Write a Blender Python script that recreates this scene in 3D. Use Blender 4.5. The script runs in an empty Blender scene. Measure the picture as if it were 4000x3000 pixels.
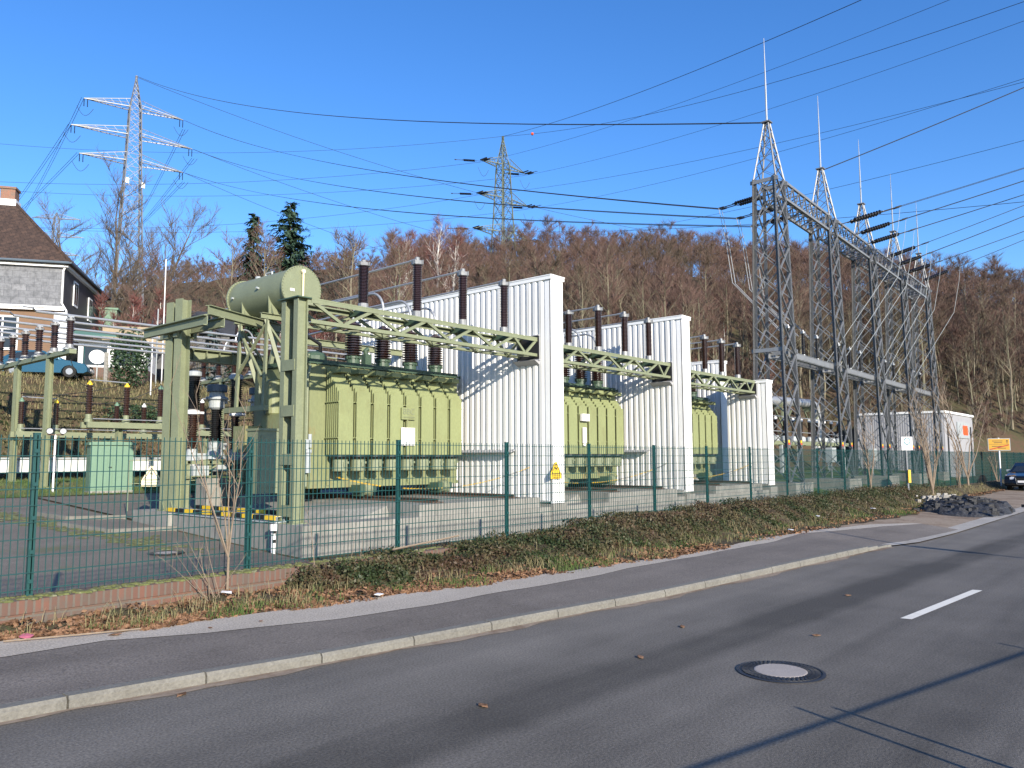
import bpy, math, random
import numpy as np
from mathutils import Vector, Matrix
R = math.radians
PI = math.pi
S = bpy.context.scene
C = S.collection
rnd = random.Random(7)

# ------------------------------------------------------------------ materials
def nodes(name):
    m = bpy.data.materials.new(name); m.use_nodes = True
    nt = m.node_tree
    return m, nt, nt.nodes['Principled BSDF']
def N(nt, t, **kw):
    n = nt.nodes.new(t)
    for k, v in kw.items():
        if k in n.inputs: n.inputs[k].default_value = v
        else: setattr(n, k, v)
    return n
def paint(name, col, rough=.5, metal=0., var=.25, scale=3., fine=25., bump=.05, dirt=None, dirt_amt=.0, stretch=(1, 1, 1), spec=.5):
    """A colour broken up by two noises, optional blotches of a second colour, and a fine bump."""
    m, nt, b = nodes(name); L = nt.links.new
    geo = N(nt, 'ShaderNodeNewGeometry'); mp = N(nt, 'ShaderNodeMapping'); mp.inputs['Scale'].default_value = stretch
    L(geo.outputs['Position'], mp.inputs['Vector'])
    n1 = N(nt, 'ShaderNodeTexNoise', Scale=scale, Detail=5., Roughness=.6); L(mp.outputs[0], n1.inputs['Vector'])
    n2 = N(nt, 'ShaderNodeTexNoise', Scale=fine, Detail=3.); L(mp.outputs[0], n2.inputs['Vector'])
    ad = N(nt, 'ShaderNodeMath', operation='ADD'); L(n1.outputs['Fac'], ad.inputs[0]); L(n2.outputs['Fac'], ad.inputs[1])
    mr = N(nt, 'ShaderNodeMapRange'); mr.inputs['From Min'].default_value = .6; mr.inputs['From Max'].default_value = 1.4
    mr.inputs['To Min'].default_value = 1 - var; mr.inputs['To Max'].default_value = 1 + var; L(ad.outputs[0], mr.inputs['Value'])
    mul = N(nt, 'ShaderNodeVectorMath', operation='SCALE'); mul.inputs[0].default_value = col[:3]; L(mr.outputs[0], mul.inputs['Scale'])
    out = mul.outputs[0]
    if dirt:
        n3 = N(nt, 'ShaderNodeTexNoise', Scale=scale * 1.7, Detail=6., Roughness=.7); L(mp.outputs[0], n3.inputs['Vector'])
        r3 = N(nt, 'ShaderNodeMapRange'); r3.inputs['From Min'].default_value = .52; r3.inputs['From Max'].default_value = .72
        r3.inputs['To Max'].default_value = dirt_amt; L(n3.outputs['Fac'], r3.inputs['Value'])
        mx = N(nt, 'ShaderNodeMix', data_type='RGBA'); L(r3.outputs[0], mx.inputs['Factor']); L(out, mx.inputs['A']); mx.inputs['B'].default_value = (*dirt, 1)
        out = mx.outputs['Result']
    L(out, b.inputs['Base Color'])
    b.inputs['Roughness'].default_value = rough; b.inputs['Metallic'].default_value = metal; b.inputs['Specular IOR Level'].default_value = spec
    if bump:
        bp = N(nt, 'ShaderNodeBump', Strength=min(1., bump * 4), Distance=.01); L(n2.outputs['Fac'], bp.inputs['Height']); L(bp.outputs[0], b.inputs['Normal'])
    return m

M = {}
M['green'] = paint('green_paint', (.19, .212, .128), .55, var=.16, dirt=(.16, .17, .1), dirt_amt=.35)
M['rad'] = paint('radiator_paint', (.222, .248, .115), .6, var=.14, scale=1.5, dirt=(.16, .16, .07), dirt_amt=.5, stretch=(1, 1, .4))
M['tank'] = paint('tank_paint', (.19, .21, .105), .55, var=.16, scale=1.2, dirt=(.22, .10, .03), dirt_amt=.55, stretch=(1, 1, .4))
M['dgreen'] = paint('dark_green_paint', (.05, .085, .055), .5, var=.2)
M['mint'] = paint('cabinet_paint', (.125, .22, .15), .55, var=.08)
M['porc'] = paint('brown_porcelain', (.035, .016, .012), .13, var=.25, bump=0, spec=.7)
M['black'] = paint('black_porcelain', (.012, .011, .012), .2, var=.2, bump=0)
M['steel'] = paint('galvanised_steel', (.225, .232, .24), .5, .3, var=.22, scale=2, dirt=(.2, .19, .17), dirt_amt=.5)
M['pyl'] = paint('pylon_steel', (.17, .175, .185), .5, .3, var=.15, bump=0); M['pyg'] = paint('pylon_green_grey', (.13, .15, .11), .55, .1, var=.15, bump=0)
M['alu'] = paint('aluminium_tube', (.40, .41, .42), .4, .5, var=.15)
M['grey'] = paint('grey_paint', (.34, .37, .38), .5, var=.12)
M['bgrey'] = paint('blue_grey_paint', (.09, .12, .15), .5, var=.12)
M['white'] = paint('white_sheet', (.70, .695, .675), .45, var=.09, scale=.9, dirt=(.40, .37, .31), dirt_amt=.6, stretch=(3.5, 3.5, .13))
M['wtrim'] = paint('white_trim', (.8, .8, .79), .45, var=.05, scale=.6, dirt=(.5, .48, .43), dirt_amt=.25, stretch=(1, 1, .25))
M['conc'] = paint('concrete', (.245, .236, .212), .85, var=.28, scale=1.1, fine=14, bump=.12, dirt=(.13, .125, .11), dirt_amt=.8, stretch=(1.4, 1.4, .3))
M['kerb'] = paint('kerb_concrete', (.16, .152, .132), .9, var=.3, scale=2.5, fine=40, bump=.2, dirt=(.13, .12, .1), dirt_amt=.7)
M['fence'] = paint('fence_green', (.008, .055, .053), .45, var=.12, bump=0)
M['bark'] = paint('bark', (.105, .08, .06), .9, var=.35, scale=2, fine=8, dirt=(.09, .1, .05), dirt_amt=.5)
M['sap'] = paint('sapling_bark', (.21, .16, .115), .8, var=.25, scale=6)
M['birch'] = paint('birch_bark', (.62, .60, .56), .8, var=.2, scale=3, dirt=(.1, .09, .08), dirt_amt=.6)
M['needle'] = paint('conifer_needles', (.022, .05, .026), .7, var=.45, scale=.8, fine=6, bump=0)
M['bneedle'] = paint('blue_needles', (.07, .105, .105), .7, var=.4, scale=2, fine=9, bump=0)
M['leafg'] = paint('evergreen_leaf', (.03, .06, .025), .5, var=.5, scale=3, fine=20, bump=0)
M['dark'] = paint('dark_metal', (.02, .02, .022), .5, var=.2)
M['wire'] = paint('conductor', (.05, .052, .055), .5, .3, var=.1, bump=0)
M['yellow'] = paint('sign_yellow', (.75, .5, .03), .5, var=.08)
M['pyel'] = paint('pale_yellow', (.75, .66, .42), .5, var=.05)
M['black2'] = paint('black_paint', (.01, .01, .01), .5, var=.1, bump=0)
M['orange'] = paint('sign_red', (.8, .09, .02), .5, var=.1, bump=0)
M['red'] = paint('dark_red', (.35, .02, .015), .5, var=.1, bump=0)
M['teal'] = paint('sign_teal', (.012, .13, .17), .5, var=.05, bump=0)
M['lgrey'] = paint('light_grey_sheet', (.33, .33, .345), .5, var=.08, scale=.8)
M['slate'] = None
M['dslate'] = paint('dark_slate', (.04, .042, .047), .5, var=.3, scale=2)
M['brownw'] = paint('brown_render', (.17, .105, .065), .85, var=.15)
M['rust'] = paint('rusty_rail', (.10, .06, .04), .7, var=.4, scale=5)
M['wood'] = paint('fence_boards', (.30, .24, .16), .8, var=.25)
M['awn'] = paint('awning_green', (.10, .2, .16), .7, var=.1)
M['bluecar'] = paint('blue_car_paint', (.02, .085, .14), .2, .3, var=.06, bump=0)
M['blackcar'] = paint('black_car_paint', (.006, .007, .010), .12, .2, var=.06, bump=0, spec=.8)
M['rubber'] = paint('tyre_rubber', (.012, .012, .012), .8, var=.2)
M['rim'] = paint('wheel_rim', (.30, .31, .33), .3, .6, var=.05, bump=0)
M['chainy'] = paint('yellow_chain', (.7, .42, .02), .5, var=.1, bump=0)
M['rubm'] = paint('asphalt_rubble', (.022, .022, .024), .7, var=.6, scale=9, fine=40, bump=.2, dirt=(.15, .15, .15), dirt_amt=.6)
M['stone'] = paint('pale_rubble', (.33, .31, .28), .85, var=.25, scale=8)
M['moss'] = paint('moss', (.10, .11, .035), .95, var=.5, scale=8, fine=30, bump=.2, dirt=(.3, .28, .22), dirt_amt=.8)
M['litter'] = paint('litter_white', (.75, .74, .74), .6, var=.15)
M['pink'] = paint('litter_pink', (.6, .16, .22), .6, var=.3)
M['door'] = paint('white_door', (.72, .72, .72), .5, var=.04)
g, gt, gb = nodes('window_glass'); gb.inputs['Base Color'].default_value = (.02, .025, .03, 1); gb.inputs['Roughness'].default_value = .05; M['glass'] = g
l, lt, lb = nodes('headlight_glass'); lb.inputs['Base Color'].default_value = (.5, .52, .55, 1); lb.inputs['Roughness'].default_value = .08; M['lens'] = l

def mottled(name, cols, scale, fine, rough=.95, bump=.3, pos=None, stretch=(1, 1, 1), detail=8.):
    """Several colours picked by a rough noise: soil, grass, twig masses."""
    m, nt, b = nodes(name); L = nt.links.new
    geo = N(nt, 'ShaderNodeNewGeometry'); mp = N(nt, 'ShaderNodeMapping'); mp.inputs['Scale'].default_value = stretch
    L(geo.outputs['Position'], mp.inputs['Vector'])
    n1 = N(nt, 'ShaderNodeTexNoise', Scale=scale, Detail=detail, Roughness=.62); L(mp.outputs[0], n1.inputs['Vector'])
    n2 = N(nt, 'ShaderNodeTexNoise', Scale=fine, Detail=3.); L(mp.outputs[0], n2.inputs['Vector'])
    mix = N(nt, 'ShaderNodeMath', operation='MULTIPLY_ADD'); L(n2.outputs['Fac'], mix.inputs[0]); mix.inputs[1].default_value = .45; L(n1.outputs['Fac'], mix.inputs[2])
    cr = N(nt, 'ShaderNodeValToRGB'); els = cr.color_ramp.elements
    ps = pos or [.5 + .45 * i / (len(cols) - 1) for i in range(len(cols))]
    els[0].position = ps[0]; els[0].color = (*cols[0], 1); els[1].position = ps[-1]; els[1].color = (*cols[-1], 1)
    for p, c in list(zip(ps, cols))[1:-1]:
        e = els.new(p); e.color = (*c, 1)
    L(mix.outputs[0], cr.inputs['Fac']); L(cr.outputs[0], b.inputs['Base Color']); b.inputs['Roughness'].default_value = rough
    b.inputs['Specular IOR Level'].default_value = .2
    if bump:
        bp = N(nt, 'ShaderNodeBump', Strength=min(1, bump), Distance=.04); L(n2.outputs['Fac'], bp.inputs['Height']); L(bp.outputs[0], b.inputs['Normal'])
    return m
M['soil'] = mottled('verge_soil', [(.035, .026, .02), (.07, .05, .035), (.085, .08, .04), (.14, .10, .065)], 2.6, 30, bump=.8)
M['terrain'] = mottled('grass_and_leaf_litter', [(.075, .065, .035), (.095, .06, .04), (.06, .062, .03), (.125, .08, .052)], .35, 6)
M['grassm'] = mottled('short_grass', [(.05, .09, .02), (.08, .13, .035), (.11, .12, .05), (.14, .115, .07)], .8, 14)
M['dirt'] = mottled('layby_dirt', [(.155, .112, .078), (.22, .165, .12), (.29, .235, .18), (.18, .128, .09)], .8, 12, bump=.2)
M['ivy'] = mottled('ivy_leaf', [(.012, .020, .008), (.022, .038, .014), (.040, .050, .022), (.085, .07, .038), (.07, .042, .028)], 1.4, 24, rough=.5, bump=0, pos=[.45, .58, .68, .76, .86])
M['dry'] = mottled('dry_grass', [(.16, .13, .07), (.24, .20, .11), (.12, .15, .05)], 2.5, 12, bump=0)
M['leaf'] = mottled('dead_leaf', [(.055, .032, .02), (.115, .062, .034), (.26, .15, .09), (.08, .045, .028)], 9, 40, bump=0)
M['twig'] = mottled('winter_twigs', [(.078, .068, .048), (.115, .082, .062), (.140, .084, .072), (.088, .080, .054)], .05, .6, bump=0, detail=5.)
M['redtwig'] = mottled('red_twigs', [(.12, .06, .052), (.16, .066, .06), (.12, .07, .055)], .12, 1.2, bump=0)
M['bark2'] = mottled('forest_bark', [(.13, .11, .08), (.21, .18, .13), (.16, .155, .10), (.27, .24, .19)], .4, 2, bump=0)

def asphalt(name, c0, c1, bands=None, rough=.75, patch=None):
    m, nt, b = nodes(name); L = nt.links.new
    geo = N(nt, 'ShaderNodeNewGeometry'); pos = geo.outputs['Position']
    mp = N(nt, 'ShaderNodeMapping'); mp.inputs['Scale'].default_value = (.12, 1.6, 1); L(pos, mp.inputs['Vector'])
    n1 = N(nt, 'ShaderNodeTexNoise', Scale=1., Detail=6., Roughness=.6); L(mp.outputs[0], n1.inputs['Vector'])
    n2 = N(nt, 'ShaderNodeTexNoise', Scale=.9, Detail=6., Roughness=.65); L(pos, n2.inputs['Vector'])
    n3 = N(nt, 'ShaderNodeTexNoise', Scale=55., Detail=4.); L(pos, n3.inputs['Vector'])
    v = N(nt, 'ShaderNodeTexVoronoi', Scale=160.); L(pos, v.inputs['Vector'])
    a = N(nt, 'ShaderNodeMath', operation='ADD'); L(n1.outputs['Fac'], a.inputs[0]); L(n2.outputs['Fac'], a.inputs[1])
    f = a.outputs[0]
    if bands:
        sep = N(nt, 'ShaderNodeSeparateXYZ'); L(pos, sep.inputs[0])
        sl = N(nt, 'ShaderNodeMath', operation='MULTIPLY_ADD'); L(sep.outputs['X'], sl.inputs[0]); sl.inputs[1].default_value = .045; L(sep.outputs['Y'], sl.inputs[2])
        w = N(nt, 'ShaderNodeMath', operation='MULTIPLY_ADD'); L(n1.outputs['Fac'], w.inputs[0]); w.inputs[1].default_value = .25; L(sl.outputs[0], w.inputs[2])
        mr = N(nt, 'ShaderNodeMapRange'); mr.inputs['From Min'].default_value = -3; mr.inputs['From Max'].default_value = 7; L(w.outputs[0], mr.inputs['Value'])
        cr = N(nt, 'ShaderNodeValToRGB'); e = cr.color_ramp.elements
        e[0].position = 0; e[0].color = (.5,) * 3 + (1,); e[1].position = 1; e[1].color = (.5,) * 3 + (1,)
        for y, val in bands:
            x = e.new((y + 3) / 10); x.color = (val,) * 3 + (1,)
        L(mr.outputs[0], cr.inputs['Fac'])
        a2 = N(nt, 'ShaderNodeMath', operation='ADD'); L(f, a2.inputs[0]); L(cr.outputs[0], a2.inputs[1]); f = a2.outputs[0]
        lo, hi = .95, 2.05
    else: lo, hi = .6, 1.4
    m2 = N(nt, 'ShaderNodeMapRange'); m2.inputs['From Min'].default_value = lo; m2.inputs['From Max'].default_value = hi; L(f, m2.inputs['Value'])
    mx = N(nt, 'ShaderNodeMix', data_type='RGBA'); mx.inputs['A'].default_value = (*c0, 1); mx.inputs['B'].default_value = (*c1, 1); L(m2.outputs[0], mx.inputs['Factor'])
    g3 = N(nt, 'ShaderNodeMapRange'); g3.inputs['From Min'].default_value = .3; g3.inputs['From Max'].default_value = .7; g3.inputs['To Min'].default_value = .6; g3.inputs['To Max'].default_value = 1.4
    L(n3.outputs['Fac'], g3.inputs['Value'])
    sc = N(nt, 'ShaderNodeVectorMath', operation='SCALE'); L(mx.outputs['Result'], sc.inputs[0]); L(g3.outputs[0], sc.inputs['Scale'])
    out = sc.outputs[0]
    if patch:
        n4 = N(nt, 'ShaderNodeTexNoise', Scale=.7, Detail=8., Roughness=.7); L(pos, n4.inputs['Vector'])
        r4 = N(nt, 'ShaderNodeMapRange'); r4.inputs['From Min'].default_value = .56; r4.inputs['From Max'].default_value = .68; L(n4.outputs['Fac'], r4.inputs['Value'])
        mx2 = N(nt, 'ShaderNodeMix', data_type='RGBA'); L(r4.outputs[0], mx2.inputs['Factor']); L(out, mx2.inputs['A']); mx2.inputs['B'].default_value = (*patch, 1); out = mx2.outputs['Result']
    L(out, b.inputs['Base Color']); b.inputs['Roughness'].default_value = rough; b.inputs['Specular IOR Level'].default_value = .35
    bp = N(nt, 'ShaderNodeBump', Strength=.5, Distance=.006); L(v.outputs['Distance'], bp.inputs['Height']); L(bp.outputs[0], b.inputs['Normal'])
    return m
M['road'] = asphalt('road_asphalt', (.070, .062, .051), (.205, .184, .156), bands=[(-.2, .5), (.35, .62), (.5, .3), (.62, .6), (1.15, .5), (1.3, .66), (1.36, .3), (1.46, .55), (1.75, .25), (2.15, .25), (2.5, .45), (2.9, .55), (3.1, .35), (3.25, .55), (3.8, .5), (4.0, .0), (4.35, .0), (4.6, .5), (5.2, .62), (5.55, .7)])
M['walk'] = asphalt('dark_pavement', (.112, .095, .08), (.215, .187, .16))
M['walkl'] = asphalt('pale_pavement', (.37, .32, .26), (.51, .45, .375))
M['yarda'] = asphalt('yard_asphalt', (.125, .107, .085), (.205, .178, .145), patch=(.13, .13, .065))

M['marking'] = paint('road_paint', (.74, .70, .61), .7, var=.1, scale=2, fine=60, bump=.1, dirt=(.5, .46, .4), dirt_amt=.5)
M['mhc'] = paint('manhole_concrete', (.33, .29, .26), .85, var=.15, scale=6, fine=60, bump=.1)
M['town'] = paint('town_sign_yellow', (.50, .27, .02), .5, var=.08)
M['greytwig'] = paint('grey_twigs', (.105, .088, .07), .9, var=.3, scale=.5, bump=0)
M['edging'] = paint('worn_edging', (.36, .33, .29), .9, var=.3, scale=1.2, fine=20, bump=.15, dirt=(.2, .17, .14), dirt_amt=.8)
def bricks(name, c1, c2, mortar, sc, wid=.5, hgt=.25, rot=None):
    m, nt, b = nodes(name); L = nt.links.new
    tc = N(nt, 'ShaderNodeTexCoord'); mp = N(nt, 'ShaderNodeMapping'); L(tc.outputs['Object'], mp.inputs['Vector'])
    if rot: mp.inputs['Rotation'].default_value = rot
    br = N(nt, 'ShaderNodeTexBrick', Scale=sc); br.inputs['Brick Width'].default_value = wid; br.inputs['Row Height'].default_value = hgt
    br.inputs['Mortar Size'].default_value = .012; br.inputs['Color1'].default_value = (*c1, 1); br.inputs['Color2'].default_value = (*c2, 1); br.inputs['Mortar'].default_value = (*mortar, 1)
    L(mp.outputs[0], br.inputs['Vector'])
    n = N(nt, 'ShaderNodeTexNoise', Scale=3.5, Detail=6., Roughness=.7); L(tc.outputs['Object'], n.inputs['Vector'])
    mr = N(nt, 'ShaderNodeMapRange'); mr.inputs['From Min'].default_value = .42; mr.inputs['From Max'].default_value = .68; mr.inputs['To Max'].default_value = .9; L(n.outputs['Fac'], mr.inputs['Value'])
    mx = N(nt, 'ShaderNodeMix', data_type='RGBA'); L(mr.outputs[0], mx.inputs['Factor']); L(br.outputs['Color'], mx.inputs['A']); mx.inputs['B'].default_value = (*[x * .8 for x in mortar], 1)
    L(mx.outputs['Result'], b.inputs['Base Color']); b.inputs['Roughness'].default_value = .9
    bp = N(nt, 'ShaderNodeBump', Strength=.4, Distance=.01); L(br.outputs['Fac'], bp.inputs['Height']); bp.invert = True; L(bp.outputs[0], b.inputs['Normal'])
    return m
M['brick'] = bricks('old_brick', (.17, .08, .055), (.13, .07, .05), (.13, .11, .09), 1., .24, .075, rot=(R(90), 0, 0))
M['brickv'] = bricks('soldier_brick', (.165, .075, .052), (.11, .062, .047), (.125, .105, .085), 1., .075, .5, rot=(R(90), 0, 0))
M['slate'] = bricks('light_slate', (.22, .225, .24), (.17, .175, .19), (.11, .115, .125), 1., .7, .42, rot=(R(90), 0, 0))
M['roof'] = bricks('roof_tiles', (.085, .05, .035), (.06, .036, .027), (.022, .014, .011), 1., .33, .33)
M['chim'] = bricks('chimney_brick', (.32, .12, .07), (.25, .1, .06), (.2, .17, .14), 1., .24, .08, rot=(R(90), 0, 0))

# ------------------------------------------------------------------ mesh helpers
class MB:
    def __init__(s): s.v = []; s.f = []
    def add(s, vs, fs):
        o = len(s.v); s.v += [tuple(p) for p in vs]; s.f += [tuple(i + o for i in f) for f in fs]; return s
    def box(s, c, d, rz=0.):
        x, y, z = d[0] / 2, d[1] / 2, d[2] / 2; ca, sa = math.cos(rz), math.sin(rz)
        vs = [(c[0] + a * x * ca - b * y * sa, c[1] + a * x * sa + b * y * ca, c[2] + e * z) for a in (-1, 1) for b in (-1, 1) for e in (-1, 1)]
        return s.add(vs, [(0, 1, 3, 2), (4, 6, 7, 5), (0, 4, 5, 1), (2, 3, 7, 6), (0, 2, 6, 4), (1, 5, 7, 3)])
    def bx(s, x0, x1, y0, y1, z0, z1): return s.box(((x0 + x1) / 2, (y0 + y1) / 2, (z0 + z1) / 2), (x1 - x0, y1 - y0, z1 - z0))
    def frame(s, p0, p1, up=(0, 0, 1)):
        p0, p1 = Vector(p0), Vector(p1); d = (p1 - p0).normalized(); u = Vector(up)
        if abs(d.dot(u)) > .98: u = Vector((0, 1, 0))
        a = d.cross(u).normalized(); return p0, p1, d, a, a.cross(d).normalized()
    def beam(s, p0, p1, w, h, up=(0, 0, 1)):
        p0, p1, d, a, b = s.frame(p0, p1, up)
        vs = [p + a * (i * w / 2) + b * (j * h / 2) for p in (p0, p1) for i, j in ((-1, -1), (1, -1), (1, 1), (-1, 1))]
        return s.add(vs, [(3, 2, 1, 0), (4, 5, 6, 7), (0, 1, 5, 4), (1, 2, 6, 5), (2, 3, 7, 6), (3, 0, 4, 7)])
    def angle(s, p0, p1, w, t, up=(0, 0, 1), fa=1, fb=1):
        """steel angle section: two thin legs"""
        p0, p1, d, a, b = s.frame(p0, p1, up)
        for ax, bx_ in ((a * fa, b * fb), (b * fb, a * fa)):
            vs = [p + ax * (i * w) + bx_ * (j * t) for p in (p0, p1) for i, j in ((0, 0), (1, 0), (1, 1), (0, 1))]
            s.add(vs, [(3, 2, 1, 0), (4, 5, 6, 7), (0, 1, 5, 4), (1, 2, 6, 5), (2, 3, 7, 6), (3, 0, 4, 7)])
        return s
    def ibeam(s, p0, p1, w, h, t=.02, up=(0, 0, 1)):
        p0, p1, d, a, b = s.frame(p0, p1, up)
        for off, ww, hh in ((b * (h / 2 - t / 2), w, t), (b * (-h / 2 + t / 2), w, t), (b * 0, t, h - 2 * t)):
            s.beam(p0 + off, p1 + off, ww, hh, up)
        return s
    def tube(s, pts, r, n=8, cap=True):
        pts = [Vector(p) for p in pts]; rs = r if isinstance(r, (list, tuple)) else [r] * len(pts); o = len(s.v); prev = None
        for k, p in enumerate(pts):
            d = (pts[min(k + 1, len(pts) - 1)] - pts[max(k - 1, 0)]).normalized()
            if prev is None:
                u = Vector((0, 0, 1)) if abs(d.z) < .9 else Vector((1, 0, 0)); a = d.cross(u).normalized()
            else:
                a = (prev - d * prev.dot(d)).normalized()
            prev = a; b = d.cross(a)
            for i in range(n):
                t = 2 * PI * i / n; s.v.append(tuple(p + (a * math.cos(t) + b * math.sin(t)) * rs[k]))
        for k in range(len(pts) - 1):
            for i in range(n):
                j = (i + 1) % n; s.f.append((o + k * n + i, o + k * n + j, o + (k + 1) * n + j, o + (k + 1) * n + i))
        if cap:
            s.f.append(tuple(o + i for i in reversed(range(n)))); s.f.append(tuple(o + (len(pts) - 1) * n + i for i in range(n)))
        return s
    def lathe(s, prof, c=(0, 0, 0), n=14, ax=None):
        """profile [(r, h)...] turned about the vertical through c, or about unit vector ax"""
        c = Vector(c); d = Vector(ax).normalized() if ax else Vector((0, 0, 1))
        u = Vector((1, 0, 0)) if abs(d.x) < .9 else Vector((0, 1, 0)); a = (u - d * u.dot(d)).normalized(); b = d.cross(a); o = len(s.v)
        for r, h in prof:
            for i in range(n):
                t = 2 * PI * i / n; s.v.append(tuple(c + d * h + (a * math.cos(t) + b * math.sin(t)) * r))
        for k in range(len(prof) - 1):
            for i in range(n):
                j = (i + 1) % n; s.f.append((o + k * n + i, o + k * n + j, o + (k + 1) * n + j, o + (k + 1) * n + i))
        s.f.append(tuple(o + i for i in reversed(range(n)))); s.f.append(tuple(o + (len(prof) - 1) * n + i for i in range(n)))
        return s
    def sheds(s, p0, p1, r0, r1, rc, n, seg=12):
        """insulator body: n sheds between p0 and p1, shed radius r0->r1 over core radius rc"""
        p0, p1 = Vector(p0), Vector(p1); Ln = (p1 - p0).length; st = Ln / n; pr = []
        for i in range(n):
            r = r0 + (r1 - r0) * i / max(1, n - 1); z = i * st
            pr += [(rc, z), (r, z + st * .35), (r, z + st * .5), (rc, z + st * .85)]
        pr.append((rc, Ln))
        return s.lathe(pr, p0, seg, (p1 - p0))
    def quad(s, a, b, c, d): return s.add([a, b, c, d], [(0, 1, 2, 3)])
    def prism(s, poly, axis, a0, a1):
        """polygon in the two other axes extruded along axis from a0 to a1"""
        def P(u, v, w): return {'x': (w, u, v), 'y': (u, w, v), 'z': (u, v, w)}[axis]
        n = len(poly); vs = [P(u, v, a0) for u, v in poly] + [P(u, v, a1) for u, v in poly]
        return s.add(vs, [tuple(range(n)), tuple(range(2 * n - 1, n - 1, -1))] + [(i, n + i, n + (i + 1) % n, (i + 1) % n) for i in range(n)])

def wloc(o):
    v = Vector((0, 0, 0))
    while o: v += o.location; o = o.parent
    return v
def mesh_obj(name, V, F, m, parent=None, base=None, smooth=False):
    off = wloc(parent) if parent else Vector((0, 0, 0))
    b = Vector(base) if base is not None else Vector((0, 0, 0))
    me = bpy.data.meshes.new(name); d = off + b
    me.from_pydata([(x - d.x, y - d.y, z - d.z) for x, y, z in V], [], F); me.update()
    if m: me.materials.append(m)
    if smooth:
        me.polygons.foreach_set('use_smooth', [True] * len(me.polygons))
        try: me.set_sharp_from_angle(angle=R(38))
        except Exception: pass
    o = bpy.data.objects.new(name, me); C.objects.link(o); o.location = b
    if parent: o.parent = parent
    return o
def part(mb, name, m, parent, smooth=False, label=None):
    o = mesh_obj(name, mb.v, mb.f, M[m] if isinstance(m, str) else m, parent, None, smooth)
    if label: o['label'] = label
    return o
def tag(o, label, cat, group=None, kind=None):
    o['label'] = label; o['category'] = cat
    if group: o['group'] = group
    if kind: o['kind'] = kind
    return o
def thing(name, label, cat, loc, group=None):
    o = bpy.data.objects.new(name, None); C.objects.link(o); o.location = loc; o.empty_display_size = .2
    return tag(o, label, cat, group)
def single(mb, name, m, label, cat, base, group=None, smooth=False, kind=None):
    return tag(mesh_obj(name, mb.v, mb.f, M[m], None, base, smooth), label, cat, group, kind)
def struct(name, mb, m, kind='structure', smooth=False):
    o = mesh_obj(name, mb.v, mb.f, M[m], None, None, smooth); o['kind'] = kind; return o
def dup(root, loc, label=None, rz=None, sc=None, group=None):
    def cp(o, p):
        c = o.copy(); C.objects.link(c)
        if p: c.parent = p
        for ch in list(o.children): cp(ch, c)
        return c
    r = cp(root, None); r.location = loc
    if label: r['label'] = label
    if group: r['group'] = group
    if rz is not None: r.rotation_euler.z = rz
    if sc is not None: r.scale = (sc,) * 3 if not isinstance(sc, tuple) else sc
    return r
def text(body, name, size, loc, rot, m, parent, ext=.002, align='CENTER'):
    cu = bpy.data.curves.new(name, 'FONT'); cu.body = body; cu.size = size; cu.extrude = ext; cu.align_x = align; cu.align_y = 'CENTER'
    tmp = bpy.data.objects.new('tmp', cu); me = bpy.data.meshes.new_from_object(tmp); bpy.data.objects.remove(tmp); bpy.data.curves.remove(cu)
    me.materials.clear(); me.materials.append(M[m]); o = bpy.data.objects.new(name, me); C.objects.link(o)
    o.parent = parent; o.location = Vector(loc) - wloc(parent); o.rotation_euler = rot
    return o

# ------------------------------------------------------------------ camera, sky, sun
f_px, yaw, pitch, roll = 3087.33, R(40.996), R(5.387), R(-.219)
fw = Vector((math.cos(yaw) * math.cos(pitch), math.sin(yaw) * math.cos(pitch), math.sin(pitch)))
rt = Vector((math.sin(yaw), -math.cos(yaw), 0)); up = rt.cross(fw)
r2 = rt * math.cos(roll) + up * math.sin(roll); u2 = -rt * math.sin(roll) + up * math.cos(roll)
cd = bpy.data.cameras.new('camera'); cam = bpy.data.objects.new('camera', cd); C.objects.link(cam); S.camera = cam
cam.matrix_world = Matrix(((r2.x, u2.x, -fw.x, 0), (r2.y, u2.y, -fw.y, 0), (r2.z, u2.z, -fw.z, 0), (0, 0, 0, 1)))
cd.sensor_width = 36; cd.lens = 36 * f_px / 4000; cd.clip_end = 4000; cd.clip_start = .05
SUN_EL, SUN_AZ = R(19.5), R(202)          # azimuth clockwise from +Y
w = bpy.data.worlds.new('World'); S.world = w; w.use_nodes = True
sk = w.node_tree.nodes.new('ShaderNodeTexSky'); sk.sky_type = 'NISHITA'; sk.sun_disc = False
sk.sun_elevation = SUN_EL; sk.sun_rotation = SUN_AZ; sk.air_density = 1.; sk.dust_density = .3; sk.ozone_density = 4.; sk.altitude = 200
bg = w.node_tree.nodes['Background']; bg.inputs['Strength'].default_value = .145
hs = w.node_tree.nodes.new('ShaderNodeHueSaturation'); hs.inputs['Saturation'].default_value = 1.2; hs.inputs['Hue'].default_value = .509; hs.inputs['Value'].default_value = 1.04
w.node_tree.links.new(sk.outputs[0], hs.inputs['Color']); w.node_tree.links.new(hs.outputs[0], bg.inputs['Color'])
sl = bpy.data.lights.new('sun', 'SUN'); sl.energy = 5.0; sl.angle = R(.53); sl.color = (1, .91, .77)
so = bpy.data.objects.new('sun', sl); C.objects.link(so)
sd = Vector((math.sin(SUN_AZ) * math.cos(SUN_EL), math.cos(SUN_AZ) * math.cos(SUN_EL), math.sin(SUN_EL)))
so.rotation_euler = sd.to_track_quat('Z', 'Y').to_euler(); so.location = sd * 50
S.view_settings.view_transform = 'Standard'; S.view_settings.look = 'None'; S.view_settings.exposure = .7; S.view_settings.gamma = 1
S.cycles.max_bounces = 6; S.cycles.diffuse_bounces = 3; S.cycles.glossy_bounces = 2; S.cycles.transparent_max_bounces = 4; S.cycles.use_denoising = True

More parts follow.
